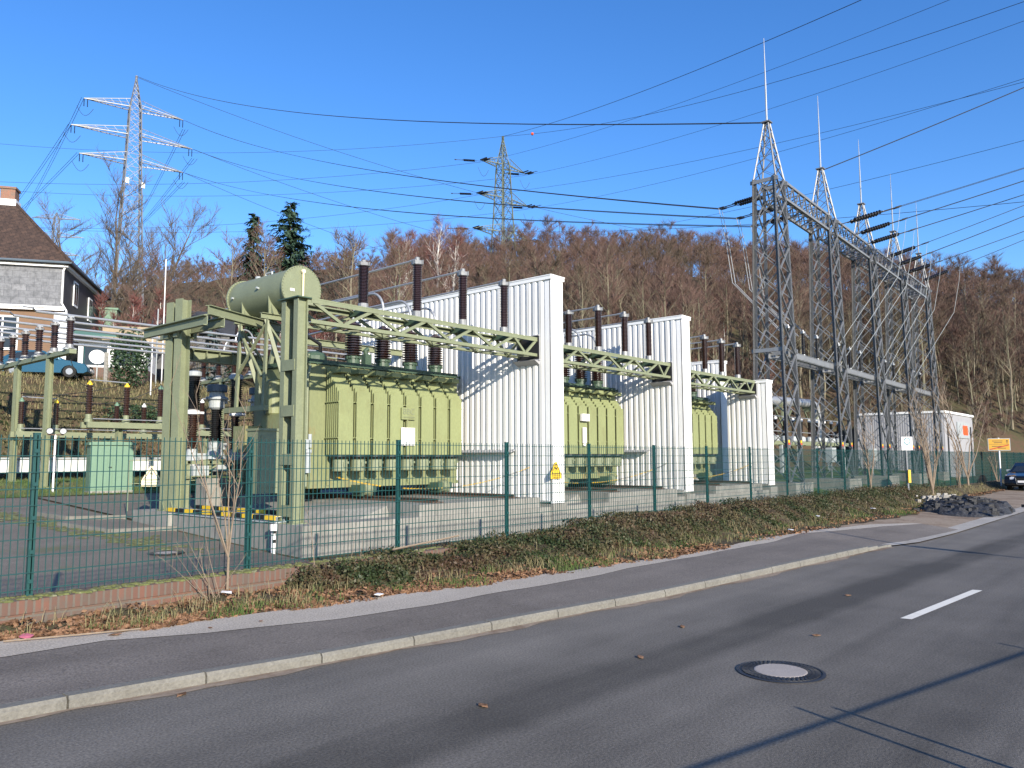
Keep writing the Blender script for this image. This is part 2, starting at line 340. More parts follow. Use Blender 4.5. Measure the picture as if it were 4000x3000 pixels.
# ------------------------------------------------------------------ ground and hills
PL = np.array([(-200., 40.), (-40, 40), (0, 38.6), (20, 38.3), (50, 32), (75, 27), (98, 14), (140, -10), (260, -90)])
def hill_d(x, y):
    best = np.full(x.shape, 1e9); sg = np.ones(x.shape)
    for a, b in zip(PL[:-1], PL[1:]):
        e = b - a; t = np.clip(((x - a[0]) * e[0] + (y - a[1]) * e[1]) / (e @ e), 0, 1)
        dx, dy = x - a[0] - t * e[0], y - a[1] - t * e[1]; d = np.hypot(dx, dy)
        s = np.sign(e[0] * dy - e[1] * dx); k = d < best
        best = np.where(k, d, best); sg = np.where(k, s, sg)
    return best * sg
def sst(t): t = np.clip(t, 0, 1); return t * t * (3 - 2 * t)
def terrain_z(x, y):
    x = np.asarray(x, float); y = np.asarray(y, float)
    base = np.where(y < 9.3, -1.88, -2.04 + .052 * np.clip(y - 14, 0, 23.5))
    d = hill_d(x, y); ter = np.clip((55 - x) / 25, 0, 1)
    bank = 5.1 * sst(d / 7.5)
    slope = .05 + .41 * sst((x - 30) / 70) + .09 * sst((x - 105) / 30)
    d2 = np.clip(d - (7 + 15 * ter), 0, None)
    hgt = bank + .09 * np.clip(d - 7, 0, 15) * ter + slope * 95 * (1 - np.exp(-d2 / 95)) * 1.15
    lump = (np.sin(x * .21 + y * .13) + np.sin(x * .09 - y * .17 + 2)) * .5
    return base + hgt + np.where(d > 0, np.minimum(d / 12, 1) * lump * np.where(d > 24, 1.2, .12), 0)
def gridlines(a, b, lo, hi, fine, coarse):
    g1 = np.arange(lo, hi + fine, fine); l_ = []; x = lo - coarse / 8; s = coarse / 8
    while x > a: l_.append(x); s *= 1.35; x -= s
    l_.append(a); h_ = []; x = g1[-1] + coarse / 8; s = coarse / 8
    while x < b: h_.append(x); s *= 1.35; x += s
    h_.append(b); return np.concatenate([np.array(l_[::-1]), g1, np.array(h_)])
gx = gridlines(-1500, 1500, -24, 190, 1.25, 16); gy = np.unique(np.round(np.concatenate([gridlines(-1500, 1500, -20, 150, 1.25, 16), [9.25, 9.35]]), 3))
XX, YY = np.meshgrid(gx, gy, indexing='ij'); ZZ = terrain_z(XX, YY)
def grid_obj(name, X, Y, Z, m, kind='structure'):
    nx, ny = X.shape; me = bpy.data.meshes.new(name)
    idx = np.arange(nx * ny).reshape(nx, ny)
    F = np.stack([idx[:-1, :-1], idx[1:, :-1], idx[1:, 1:], idx[:-1, 1:]], -1).reshape(-1, 4)
    me.vertices.add(nx * ny); me.vertices.foreach_set('co', np.stack([X, Y, Z], -1).reshape(-1).astype(np.float32))
    me.loops.add(F.size); me.loops.foreach_set('vertex_index', F.reshape(-1).astype(np.int32))
    me.polygons.add(len(F)); me.polygons.foreach_set('loop_start', np.arange(0, F.size, 4, dtype=np.int32))
    me.polygons.foreach_set('use_smooth', np.ones(len(F), bool)); me.update(calc_edges=True); me.validate()
    me.materials.append(M[m]); o = bpy.data.objects.new(name, me); C.objects.link(o); o['kind'] = kind; return o
def raw_obj(name, V, F, m, kind=None, parent=None):
    """numpy verts and equal-sized faces -> one object"""
    V = np.asarray(V, np.float32); F = np.asarray(F, np.int32); k = F.shape[1]; me = bpy.data.meshes.new(name)
    me.vertices.add(len(V)); me.vertices.foreach_set('co', V.reshape(-1)); me.loops.add(F.size); me.loops.foreach_set('vertex_index', F.reshape(-1))
    me.polygons.add(len(F)); me.polygons.foreach_set('loop_start', np.arange(0, F.size, k, dtype=np.int32)); me.update(calc_edges=True)
    me.materials.append(M[m]); o = bpy.data.objects.new(name, me); C.objects.link(o)
    if kind: o['kind'] = kind
    if parent: o.parent = parent
    return o
grid_obj('terrain', XX, YY, ZZ, 'terrain')

def interp(pts, x): return float(np.interp(x, [p[0] for p in pts], [p[1] for p in pts]))
KERB = [(-30, 9.2), (-8, 7.35), (0, 6.58), (1.93, 6.36), (2.5, 6.31), (3.35, 6.17), (4.19, 6.0), (9.21, 5.38), (11.6, 5.22), (14.5, 5.04), (17.2, 4.88), (18.3, 4.62), (21, 4.5), (40, 4.5), (90, 4.5), (160, 4.5)]
WALK_BACK = [(-30, 9.3), (-4, 8.9), (2.5, 8.5), (3.8, 8.02), (5.7, 7.7), (7.1, 7.48), (9, 7.2), (12.6, 6.82), (18, 6.85), (19.6, 6.6), (21, 6.2), (22.2, 5.4)]
WALK_MID = [(-30, 9.0), (-4, 8.6), (2.35, 7.86), (3.2, 7.78), (4.1, 7.3), (5.1, 7.02), (6.45, 6.83), (9, 6.68), (12.2, 6.62), (15, 6.6), (17.5, 6.78), (22.2, 5.38)]
def strip(xs, ylo, yhi, z, ny=2, jit=0.):
    X, Y, Z = [], [], []
    for x in xs:
        a, b = ylo(x), yhi(x); X.append([x] * ny); Y.append([a + (b - a) * i / (ny - 1) for i in range(ny)]); Z.append([z(x, i / (ny - 1)) if callable(z) else z for i in range(ny)])
    return np.array(X), np.array(Y), np.array(Z)
kx = list(np.arange(-30, 17.3, .5)) + [17.3, 17.8, 18.3, 19, 21, 25, 30, 40, 60, 90, 160]
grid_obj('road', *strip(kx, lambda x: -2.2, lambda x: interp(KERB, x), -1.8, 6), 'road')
wx = list(np.arange(-30, 22.3, .4))
wav = lambda x, a: a * (math.sin(x * 1.9) + math.sin(x * 4.3 + 1) * .6 + math.sin(x * .7))
grid_obj('pavement', *strip(wx, lambda x: interp(KERB, x) + .12 if x < 17.3 else interp(KERB, x) + .02, lambda x: max(interp(WALK_MID, x) + wav(x, .03), interp(KERB, x) + .2), lambda x, t: -1.675 - (.042 + .073 * float(sst((x - 15.5) / 2.2))) * (1 - t)), 'walk')
grid_obj('pavement_back_strip', *strip(wx, lambda x: interp(WALK_MID, x) + wav(x, .03), lambda x: max(interp(WALK_BACK, x) + wav(x * 1.3, .05), interp(WALK_MID, x) + .01) + .12, -1.671), 'walkl')
kb = MB(); x = -29.
while x < 17.2:
    L_ = .98 if x < 14 else .5; x1 = min(x + L_, 17.3)
    y0, y1 = interp(KERB, x), interp(KERB, x1 - .012); dz = -.1 * float(sst((x - 15.2) / 2.0))
    h = -1.708 + dz * .62 + rnd.uniform(-.004, .004); b = .018
    A, B = Vector((x, y0, 0)), Vector((x1 - .016, y1, 0)); n = Vector((0, 1, 0))
    prof = [(0, -1.84), (0, h - b * 1.6), (b, h), (.13, h), (.13, -1.84)]
    vs = [A + n * u + Vector((0, 0, q)) for u, q in prof] + [B + n * u + Vector((0, 0, q)) for u, q in prof]
    kb.add(vs, [(4, 3, 2, 1, 0), (5, 6, 7, 8, 9)] + [(i, i + 1, i + 6, i + 5) for i in range(4)]); x = x1
struct('kerb', kb, 'kerb')
# dark joint sand under the kerb line
grid_obj('gutter', *strip(list(np.arange(-30, 17.3, .3)), lambda x: interp(KERB, x) - .10 - .05 * math.sin(x * 2.3) - .03 * math.sin(x * 7), lambda x: interp(KERB, x) + .005, -1.7955), 'dirt')
# worn stone edging and dirt lay-by beyond the dropped kerb
grid_obj('layby_edging', *strip([17.3, 18.3, 19, 21, 25, 30, 40, 60, 90], lambda x: interp(KERB, x) - .02, lambda x: interp(KERB, x) + .46, -1.776), 'edging')
def lay_hi(x): return float(np.interp(x, [18.6, 20, 22, 25, 30, 36, 45, 60, 90], [6.9, 6.95, 6.85, 6.6, 6.9, 7.4, 7.7, 8.2, 8.6]))
grid_obj('layby', *strip([18.4, 19, 20, 21.5, 23, 25, 27, 30, 33, 36, 40, 45, 60, 90], lambda x: interp(KERB, x) + .40, lay_hi, lambda x, t: -1.784 + .09 * t, 5), 'dirt')
def verge_lo(x): return interp(WALK_BACK, x) - .05 if x < 19.6 else lay_hi(x) - .1
vx = np.arange(-12, 90, .22); vt = np.linspace(0, 1, 12)
VX, VY, VZ = [], [], []
for x in vx:
    a, b = verge_lo(x), 9.12; j = .07 * (math.sin(x * 3.1) + math.sin(x * 7.7 + 2) * .6)
    ys = a + j * (1 - vt) + (b - a) * vt; VX.append([x] * 12); VY.append(ys)
    amp = .02 + .10 * float(sst((x - 5.6) / 2)) + .26 * float(sst((x - 8) / 6)) * (1 - .5 * float(sst((x - 34) / 8)))
    VZ.append([-1.69 + .035 * t + amp * float(sst((t - .3) / .38)) + .03 * math.sin(x * 5 + t * 9) * t + .02 * math.sin(x * 11.3 - t * 5) * t for t in vt])
grid_obj('verge', np.array(VX), np.array(VY), np.array(VZ), 'soil')
yx = np.arange(-14, 9.65, .6); yy = np.arange(9.28, 29.5, .5)
YX, YYY = np.meshgrid(yx, yy, indexing='ij'); YE = YYY.copy(); YE[:, -1] += .4 * np.sin(YX[:, -1] * 1.7)
grid_obj('yard', YX, YE, terrain_z(YX, np.maximum(YE, 9.36)) + .035, 'yarda')
yg = np.meshgrid(np.arange(9.6, 14.1, .6), np.arange(21.4, 29.3, .6), indexing='ij')
grid_obj('yard_behind_plinth', yg[0], yg[1], terrain_z(*yg) + .03, 'yarda')
yg = np.meshgrid(np.arange(-14, 34, .8), np.arange(29.2, 37.4, .6), indexing='ij')
grid_obj('lawn', yg[0], yg[1], terrain_z(*yg) + .05, 'grassm')
yg = np.meshgrid(np.arange(33.9, 76, .8), np.arange(9.6, 26, .7), indexing='ij')
grid_obj('lawn_beyond_walls', yg[0], yg[1], terrain_z(*yg) + .05 + .5 * sst((yg[1] - 14) / 5), 'grassm')
# moss strips in the yard joints, kerb edgings
k = MB()
for a, b in (((8.2, 22.6), (9.5, 22.2)), ((8.05, 19.6), (9.5, 19.3)), ((8.05, 19.6), (7.6, 21.5)), ((8.2, 22.6), (7.9, 24.2))):
    za, zb = [float(terrain_z(p[0], p[1])) for p in (a, b)]; k.beam((*a, za + .07), (*b, zb + .07), .14, .12)
struct('yard_edging', k, 'kerb')
# ragged moss along the joint from the gate to the plinth
ms = MB()
for i in range(420):
    t = rnd.random(); x = 6.6 + 1.6 * t + rnd.gauss(0, .25); y = 28 - 11.5 * t + rnd.gauss(0, .35); z = float(terrain_z(x, y)) + .04; s = rnd.uniform(.04, .16)
    ms.lathe([(s, 0), (s * .7, s * .12), (s * .2, s * .18)], (x, y, z), 6)
struct('moss_strip', ms, 'moss', 'stuff')
mk = MB(); mk.add([(9.68, 2.67, -1.7955), (9.70, 2.555, -1.7955), (12.37, 2.355, -1.7955), (12.35, 2.47, -1.7955)], [(0, 1, 2, 3)])
d_ = Vector((2.67, -.2, 0)); 
for k_ in (2.25, 4.5): mk.add([Vector(p) + d_ * k_ for p in ((9.68, 2.67, -1.7955), (9.70, 2.555, -1.7955), (12.37, 2.355, -1.7955), (12.35, 2.47, -1.7955))], [(0, 1, 2, 3)])
struct('lane_marking', mk, 'marking')

# manhole covers
def manhole(c, r, label):
    t = thing('manhole_cover', label, 'manhole cover', c, 'manhole covers')
    f = MB(); f.lathe([(r, 0), (r, .006), (r * .93, .010), (r * .92, .003), (r * .88, .003), (r * .87, .009)], c, 40)
    for ring in (.83, .74, .66):
        n = int(58 * ring)
        for i in range(n):
            a = 2 * PI * (i + (ring > .75) * .5) / n; f.box((c[0] + r * ring * math.cos(a), c[1] + r * ring * math.sin(a), c[2] + .009), (.035 * r / .36, .02 * r / .36, .008), a)
    part(f, 'frame', 'dark', t)
    p = MB(); p.lathe([(r * .60, 0), (r * .60, .011), (r * .57, .014)], c, 36); part(p, 'concrete_fill', 'mhc', t)
manhole((6.66, 2.8, -1.798), .36, 'round manhole cover with pale concrete centre in the road')
manhole((7.72, 16.07, float(terrain_z(7.7, 16.07)) + .04), .36, 'manhole cover in the asphalt yard behind the fence')

# ------------------------------------------------------------------ fence and brick wall
ft = thing('mesh_fence', 'long dark green double wire mesh fence along the pavement', 'fence', (3.02, 9.25, -1.38))
pw = MB(); H0 = -1.36
for i in range(38):
    x = 3.02 + 2.5 * (i / 37.); 
    if 0 < i < 37 or True: pw.box((x, 9.25, (H0 + .25) / 2), (.0075, .0075, .25 - H0 + .03))
for j in range(10):
    z = .22 - j * .1725
    for dy in (-.009, .009): pw.box((4.27, 9.25 + dy, z), (2.5, .008, .009))
pan = part(pw, 'mesh_panel', 'fence', ft)
po = MB(); po.box((3.02, 9.28, -.57), (.062, .045, 1.70)); po.box((3.02, 9.28, .285), (.066, .05, .012))
for z in (.1, -.25, -.6, -.95, -1.25): po.box((3.02, 9.252, z), (.05, .012, .04))
post = part(po, 'post', 'fence', ft)
for i in range(-3, 34):
    if i == 0: continue
    for src in (pan, post):
        c = src.copy(); C.objects.link(c); c.parent = ft; c.location = (2.5 * i, 0, 0)
bw = thing('low_brick_wall', 'low old red brick wall under the wire fence', 'wall', (3, 9.2, -1.72))
b = MB(); b.bx(-8, 60, 9.06, 9.42, -2.2, -1.535); part(b, 'wall_base', 'brick', bw)
b = MB(); b.bx(-8, 60, 9.045, 9.43, -1.535, -1.405); part(b, 'coping', 'brickv', bw)
b = MB()
for i in range(900):
    x = rnd.uniform(-3, 10); s = rnd.uniform(.015, .06); b.lathe([(s, 0), (s * .8, s * .35), (s * .2, s * .5)], (x, 9.22 + rnd.uniform(-.15, .12), -1.408), 6)
o = part(b, 'moss', 'moss', bw); o['kind'] = 'stuff'

# ------------------------------------------------------------------ transformer bays
WX = [17.95, 25.7, 33.0]            # near faces of the three white walls
BX = [9.7, 18.5, 26.25]             # where each bay starts
# concrete plinths
def plinth(i, x0, x1, r0, r1, label):
    t = thing('concrete_plinth', label, 'plinth', (x0, 14.1, -2.05), 'concrete plinths of the transformer bays')
    b = MB(); b.bx(x0, x1, 14.1, 14.75, -2.3, -1.375)
    b.bx(x0, x0 + .35, 14.75, 21.2 if i == 0 else 24, -2.3, -1.378); b.bx(x0 + .35, x1, 14.75, 24.5, -2.3, -1.70)
    b.bx(x1 - .02, x1 + .62, 14.02, 24, -2.3, -1.30) if i < 2 else b.bx(x1 - .02, x1 + .7, 14.02, 16.2, -2.3, -1.25)
    part(b, 'base', 'conc', t)
    b = MB(); b.prism([(14.22, -1.70), (14.22, -1.10), (24, -1.10), (24, -1.70)], 'x', r0, r1); part(b, 'raised_block', 'conc', t)
    b = MB(); b.add([(r0 - 1.9, 15.2, -1.69), (r0, 15.2, -1.69), (r0 - .002, 15.4, -1.16), (r0 - 1.2, 16.2, -1.25), (r0 - 2.0, 20, -1.4), (r0 - .002, 20, -1.14)], [(0, 1, 2, 3), (3, 2, 5, 4), (0, 3, 4)])
    part(b, 'sloping_infill', 'conc', t)
    b = MB()
    for x in (13.85 + (r0 - 12.95), 16.75 + (r0 - 12.95)):
        b.ibeam((x, 14.5, -1.045), (x, 22, -1.045), .1, .11, .025)
        b.box((x - .16, 18.2, -1.09), (.06, 7.4, .03)); b.box((x + .16, 18.2, -1.09), (.06, 7.4, .03))
    part(b, 'rail', 'rust', t)
    return t
plinth(0, 9.62, 17.93, 12.95, 17.55, 'weathered concrete plinth under the nearest transformer')
plinth(1, 18.58, 25.68, 21.0, 25.3, 'concrete plinth between the first and second white walls')
plinth(2, 26.35, 33.0, 28.3, 32.6, 'concrete plinth in front of the farthest transformer')

# white corrugated blast walls
def corr(mb, x, y0, y1, z0, z1, sgn=-1, per=.235, dep=.042):
    """trapezoid sheet in the plane X = x, ribs vertical, standing out to sgn*X"""
    y = y0; pts = []
    while y < y1 - .01:
        for dy, dx in ((0, 0), (.30, 0), (.42, 1), (.88, 1), (1, 0)):
            yy_ = min(y + dy * per, y1); pts.append((x + sgn * dep * dx, yy_))
        y += per
    vs = [(p[0], p[1], z) for z in (z0, z1) for p in pts]; n = len(pts)
    mb.add(vs, [(i, i + 1, n + i + 1, n + i) for i in range(n - 1)] if sgn > 0 else [(i + 1, i, n + i, n + i + 1) for i in range(n - 1)])
def blast_wall(x, th, y0, y1, z0, z1, label, lampz=None, lamp=(0, 0), slot=None):
    t = thing('blast_wall', label, 'wall', (x, y0, z0), 'white corrugated blast walls')
    b = MB(); b.bx(x + .03, x + th - .03, y0 + .03, y1, z0, z1 - .05); part(b, 'core', 'conc', t)
    b = MB(); corr(b, x, y0 + .20, y1, z0 + .02, z1 - .12); part(b, 'ribbed_sheet', 'white', t)
    b = MB(); corr(b, x + th, y0 + .20, y1, z0 + .02, z1 - .12, 1); part(b, 'rear_sheet', 'white', t)
    b = MB(); b.bx(x - .012, x + .028, y0, y0 + .20, z0, z1 - .1); b.bx(x - .012, x + th + .012, y0 - .03, y0 + .028, z0 - .06, z1 - .1)
    b.bx(x + th - .028, x + th + .012, y0 + .03, y0 + .2, z0, z1 - .1)
    for zz in (z0 + (z1 - z0) * .32, z0 + (z1 - z0) * .72): b.bx(x - .016, x + th + .016, y0 - .033, y0 + .02, zz, zz + .006)
    part(b, 'end_panel', 'wtrim', t)
    b = MB(); b.bx(x - .06, x + th + .06, y0 - .06, y1, z1 - .12, z1); b.bx(x - .075, x + th + .075, y0 - .075, y1, z1 - .012, z1 + .015); part(b, 'coping', 'wtrim', t)
    b = MB(); b.bx(x - .05, x + th, y0 + .1, y1, z0 - .02, z0 + .02); part(b, 'base_flashing', 'grey', t)
    if lampz:
        b = MB(); b.prism([(x - .01, lampz), (x - .30, lampz - .07), (x - .30, lampz - .10), (x - .01, lampz - .03)], 'y', lamp[0], lamp[1])
        part(b, 'canopy', 'lgrey', t)
    if slot:
        ya, yb, za, zb = slot
        b = MB(); b.bx(x - .10, x - .002, ya - .04, yb + .04, za - .02, za + .02); b.bx(x - .08, x - .002, ya, yb, zb, zb + .03)
        b.prism([(x - .002, za - .16), (x - .25, za - .02), (x - .002, za - .02)], 'y', ya, yb); part(b, 'beam_bracket', 'lgrey', t)
        b = MB(); b.bx(x - .055, x - .045, ya, yb, za, zb); part(b, 'beam_opening', 'dark', t)
    return t
blast_wall(17.95, .54, 14.1, 23.2, -1.22, 5.36, 'tall white corrugated blast wall beside the nearest transformer', .28, (15.4, 17.9), (14.5, 15.35, 2.88, 3.6))
blast_wall(25.7, .54, 14.1, 23.2, -1.15, 5.2, 'second white corrugated blast wall, in the middle of the row', .32, (15.5, 18.4), (14.5, 15.35, 2.80, 3.5))
w3 = blast_wall(33.0, .55, 14.1, 15.9, -1.12, 3.36, 'short front block of the farthest white corrugated wall', None, None, (14.5, 15.3, 2.72, 3.3))
blast_wall(33.75, .6, 16.6, 24, -1.12, 4.5, 'tall rear part of the farthest white corrugated wall')

# paired lattice column and truss beams
def col_pair(x, label):
    t = thing('battened_column', label, 'column', (x, 14.9, -1.38), 'green columns carrying the beams')
    for y in (14.70, 15.17):
        b = MB(); b.ibeam((x + .17, y, -1.36), (x + .17, y, 3.5), .16, .26, .02, up=(1, 0, 0)); b.box((x + .17, y, -1.365), (.36, .24, .025)); part(b, 'post', 'green', t)
    b = MB()
    for z in (-1.1, .0, 1.05, 2.05): b.box((x + .035, 14.935, z), (.018, .48, .24)); b.box((x + .305, 14.935, z), (.018, .48, .24))
    part(b, 'batten_plate', 'green', t)
    b = MB(); b.box((x + .17, 14.95, 3.53), (.36, .80, .025)); part(b, 'cap_plate', 'dgreen', t)
    return t
col_pair(9.7, 'pale green battened double column at the front corner of the nearest bay')
def truss(x0, x1, tops, zt, zb, label):
    t = thing('truss_beam', label, 'truss', (x0, 14.95, zb), 'green truss beams over the transformer bays')
    for y, s in ((14.62, 1), (15.28, -1)):
        b = MB(); b.beam((x0, y, zt - .02), (x1, y, zt - .02), .13, .03); b.beam((x0, y - s * .055, zt - .075), (x1, y - s * .055, zt - .075), .012, .09); part(b, 'top_chord', 'green', t)
        b = MB(); b.beam((x0, y, zb + .015), (x1, y, zb + .015), .11, .02); b.beam((x0, y - s * .048, zb + .055), (x1, y - s * .048, zb + .055), .012, .07); part(b, 'bottom_chord', 'green', t)
    nd = [x0 + .05] + tops + [x1 - .05]; lo = [(a + c) / 2 for a, c in zip(nd[:-1], nd[1:])]
    b = MB()
    for y in (14.60, 15.30):
        for i, m in enumerate(lo): b.beam((nd[i] + .04, y, zt - .1), (m - .03, y, zb + .08), .05, .07); b.beam((m + .03, y, zb + .08), (nd[i + 1] - .04, y, zt - .1), .05, .07)
    part(b, 'side_bracing', 'green', t)
    b = MB()
    for i, m in enumerate(lo):
        b.beam((nd[i], 14.65, zb + .02), (m, 15.25, zb + .02), .06, .02); b.beam((m, 15.25, zb + .02), (nd[i + 1], 14.65, zb + .02), .06, .02); b.beam((m, 14.62, zb - .005), (m, 15.28, zb - .005), .08, .03)
        b.beam((nd[i], 15.25, zt - .05), (m, 14.65, zt - .05), .06, .02); b.beam((m, 14.65, zt - .05), (nd[i + 1], 15.25, zt - .05), .06, .02)
    part(b, 'cross_bracing', 'green', t)
    b = MB()
    for x in tops: b.box((x, 14.95, zt - .02), (.34, .78, .02)); b.box((x - .15, 14.95, zt - .09), (.02, .6, .12)); b.box((x + .15, 14.95, zt - .09), (.02, .6, .12))
    part(b, 'seat_plate', 'dgreen', t)
TOPS = [[11.77, 13.5, 15.17, 16.86], [19.95, 21.6, 23.2, 24.8], [27.6, 29.1, 30.6, 32.1]]
ORD = ['nearest', 'middle', 'farthest']
for i, z in enumerate((3.55, 3.48, 3.36)):
    truss((10.05, 18.5, 26.25)[i], WX[i] + .0, TOPS[i], z, z - (.57, .57, .57)[i], 'pale green lattice truss beam spanning the %s transformer bay' % ORD[i])
# post insulators on the truss beams, with the rods that run back from three of each four
def post_ins(name, label, cat, grp, c, h, r, n, mat='porc', cap='grey', cr=.8, rod=False):
    t = thing(name, label, cat, c, grp); x, y, z = c
    b = MB(); b.lathe([(r * 1.5, 0), (r * 1.5, .03), (r * 1.05, .05), (r * 1.0, h * .13)], c, 12); part(b, 'base', 'steel' if cap == 'grey' else cap, t)
    b = MB(); b.sheds((x, y, z + h * .12), (x, y, z + h * .88), r, r, r * .72, n); part(b, 'porcelain', mat, t, smooth=False)
    b = MB(); b.lathe([(r * .9, h * .87), (r * 1.2, h * .88), (r * 1.25, h * .94), (r * 1.1, h * .945), (r * .5, h * .95), (r * .5, h), (r * .2, h * 1.01)], c, 12)
    for a in range(4): b.box((x + r * 1.2 * math.cos(a * PI / 2 + .4), y + r * 1.2 * math.sin(a * PI / 2 + .4), z + h * .92), (.03, .03, h * .07))
    part(b, 'cap', 'steel' if cap == 'grey' else cap, t); return t
WHICH = ['leftmost', 'second', 'third', 'rightmost']
ains = []
for i, z in enumerate((3.55, 3.48, 3.36)):
    for k, x in enumerate(TOPS[i]):
        h = 1.22 if k == 0 else 1.62
        lab = '%s brown %sinsulator standing on the %s green truss' % (WHICH[k], 'short ' if k == 0 else 'tall ', ORD[i])
        post_ins('post_insulator', lab, 'insulator', 'brown insulators on the truss beams', (x, 14.95, z), h, .125, 26)
        if k:
            b = MB(); b.tube([(x, 14.95, z + h - .03), (x, 15.3, z + h - .06), (x, 25.5, z + h - .14)], .028, 6)
            single(b, 'busbar_rod', 'alu', 'thin metal rod running back from the %s insulator of the %s truss' % (WHICH[k], ORD[i]), 'rod', (x, 14.95, z + h), 'rods running back over the transformer bays')

# ---- transformer (root at the foot of the tank)
RP = (15.0, 18.8, -1.03)
T = thing('power_transformer', 'nearest green power transformer with eight radiators and a cylindrical oil tank', 'transformer', RP, 'green power transformers')
X0, X1, YF, YT = 12.15, 17.62, 17.62, 20.3
b = MB(); b.bx(X0, X1, YF, YT, -.72, 2.52); b.bx(X0 - .02, X1 + .02, YF - .03, YT, -.76, -.66)
for x in (12.75, 14.2, 15.6, 17.0): b.bx(x - .05, x + .05, YF - .06, YF, -.7, 2.45)
part(b, 'tank', 'tank', T)
b = MB(); b.bx(X0 - .06, X1 + .06, YF - .05, YT + .1, 2.535, 2.585); b.bx(X0 - .02, X1 + .02, YF, YT, 2.588, 2.66)
for i in range(26): b.box((X0 - .02 + i * .2235, YF - .03, 2.56), (.035, .03, .10))
part(b, 'cover', 'dgreen', T)
nr = 8; pitch = (17.3 - 12.62) / nr
for i in range(nr):
    xa = 12.62 + i * pitch + .012; xb = xa + pitch - .115; b = MB()
    for k in range(7):
        y = 17.0 + k * .085; zt_ = 1.80 + k * .105
        b.prism([(xa, .12), (xb, .12), (xb, zt_), (xa + (xb - xa) * .5, zt_ + .05), (xa, zt_)], 'y', y, y + .030)
    b.bx(xa + .08, xb - .08, 17.02, 17.55, 2.30, 2.42); b.bx(xa + .1, xb - .1, 17.02, 17.58, .10, .2)
    for z in (.55, 1.5): b.bx(xa - .025, xa + .005, 16.995, 17.56, z, z + .025); b.bx(xb - .005, xb + .055, 16.995, 17.56, z, z + .025)
    rd = part(b, 'radiator', 'rad', T)
    cx = (xa + xb) / 2
    b = MB(); b.lathe([(.2, -.32), (.215, -.30), (.2, -.28), (.2, -.02), (.22, .0)], (cx, 17.22, .0), 18); b.bx(cx - .04, cx + .04, 17.0, 17.04, -.2, -.08)
    b.box((cx + .12, 17.045, -.09), (.06, .012, .06)); fn = part(b, 'fan', 'green', T)
    b = MB(); b.tube([(cx, 17.02, -.14), (cx + .01, 17.0, -.2), (cx + .03, 17.1, -.3)], .008, 5); b.lathe([(.19, -.015), (.10, 0)], (cx, 17.22, -.33), 14); part(b, 'cable', 'black2', fn)
    b = MB(); b.lathe([(.2, 0), (.27, .06), (.27, .115)], (cx, 17.24, .002), 16); part(b, 'air_shroud', 'black2', fn)
BZ = 2.66
for k, x in enumerate((14.0, 15.08, 16.16, 17.22)):
    b = MB(); b.lathe([(.24, 0), (.24, .05), (.19, .07), (.19, .20), (.225, .21), (.225, .26), (.17, .28)], (x, 18.2, BZ), 16)
    for a in range(10): b.box((x + .215 * math.cos(a * .628), 18.2 + .215 * math.sin(a * .628), BZ + .23), (.035, .035, .09))
    fl = part(b, 'bushing_turret', 'dgreen', T)
    b = MB(); b.sheds((x, 18.2, BZ + .27), (x, 18.2, BZ + 1.22), .255, .23, .155, 13, 18); b.lathe([(.05, 0), (.13, .02), (.06, .07), (.05, .09)], (x, 18.2, BZ + 1.21), 12); part(b, 'bushing', 'porc', T)
    b = MB(); b.lathe([(.055, 0), (.05, .16), (.03, .18), (.02, .38)], (x, 18.2, BZ + 1.29), 10); part(b, 'terminal', 'grey', T)
for x in (13.8, 16.72):
    for y in (17.35, 19.8):
        b = MB(); b.bx(x - .28, x + .28, y - .16, y + .35, -.9, -.70); b.bx(x - .2, x - .14, y - .12, y + .3, -1.0, -.8); b.bx(x + .14, x + .2, y - .12, y + .3, -1.0, -.8)
        part(b, 'wheel_bogie', 'dgreen', T)
for x in (13.8, 16.72):
    for y in (17.3, 19.85):
        b = MB(); b.lathe([(.09, -.12), (.17, -.11), (.17, .05), (.2, .06), (.2, .09), (.08, .11)], (x, y, -.815), 18, (1, 0, 0)); part(b, 'wheel', 'green', T)
# conservator
b = MB(); CX, CZ, CR = 12.1, 4.58, .575
b.lathe([(CR, 0), (CR, 2.8)], (CX, 18.02, CZ), 40, (0, 1, 0)); cons = part(b, 'conservator', 'green', T, smooth=True)
for y in (18.0, 20.78):
    b = MB(); b.lathe([(CR + .045, 0), (CR + .045, .05)], (CX, y, CZ), 40, (0, 1, 0))
    for a in range(44): b.lathe([(.014, -.02), (.014, .07)], (CX + (CR + .022) * math.cos(a * 2 * PI / 44), y, CZ + (CR + .022) * math.sin(a * 2 * PI / 44)), 6, (0, 1, 0))
    part(b, 'end_flange', 'green', cons)
b = MB(); b.tube([(CX, 17.94, CZ + .45), (CX, 17.94, CZ - .40)], .028, 8); b.lathe([(.06, -.03), (.06, .03)], (CX, 17.94, CZ + .46), 8, (0, 1, 0)); b.lathe([(.05, -.03), (.05, .03)], (CX, 17.94, CZ - .42), 8, (0, 1, 0)); part(b, 'oil_gauge', 'pyel', cons)
b = MB(); b.box((CX - .30, 17.99, CZ - .08), (.13, .015, .07)); part(b, 'plate', 'litter', cons)
b = MB(); b.tube([(CX - .1, 19.3, CZ + CR - .02), (CX - .1, 19.3, CZ + CR + .06), (CX - .1, 19.6, CZ + CR + .06), (CX - .1, 19.6, CZ + CR - .02)], .03, 8)
b.lathe([(.08, -.02), (.08, .05), (.05, .07)], (CX - .05, 20.1, CZ + CR), 12); b.tube([(CX - CR * .98, 19.2, CZ + .08), (CX - CR - .07, 19.2, CZ + .1)], .03, 8); b.tube([(CX - CR * .98, 20.5, CZ - .02), (CX - CR - .06, 20.5, CZ - .02)], .03, 8)
part(b, 'fitting', 'grey', cons)
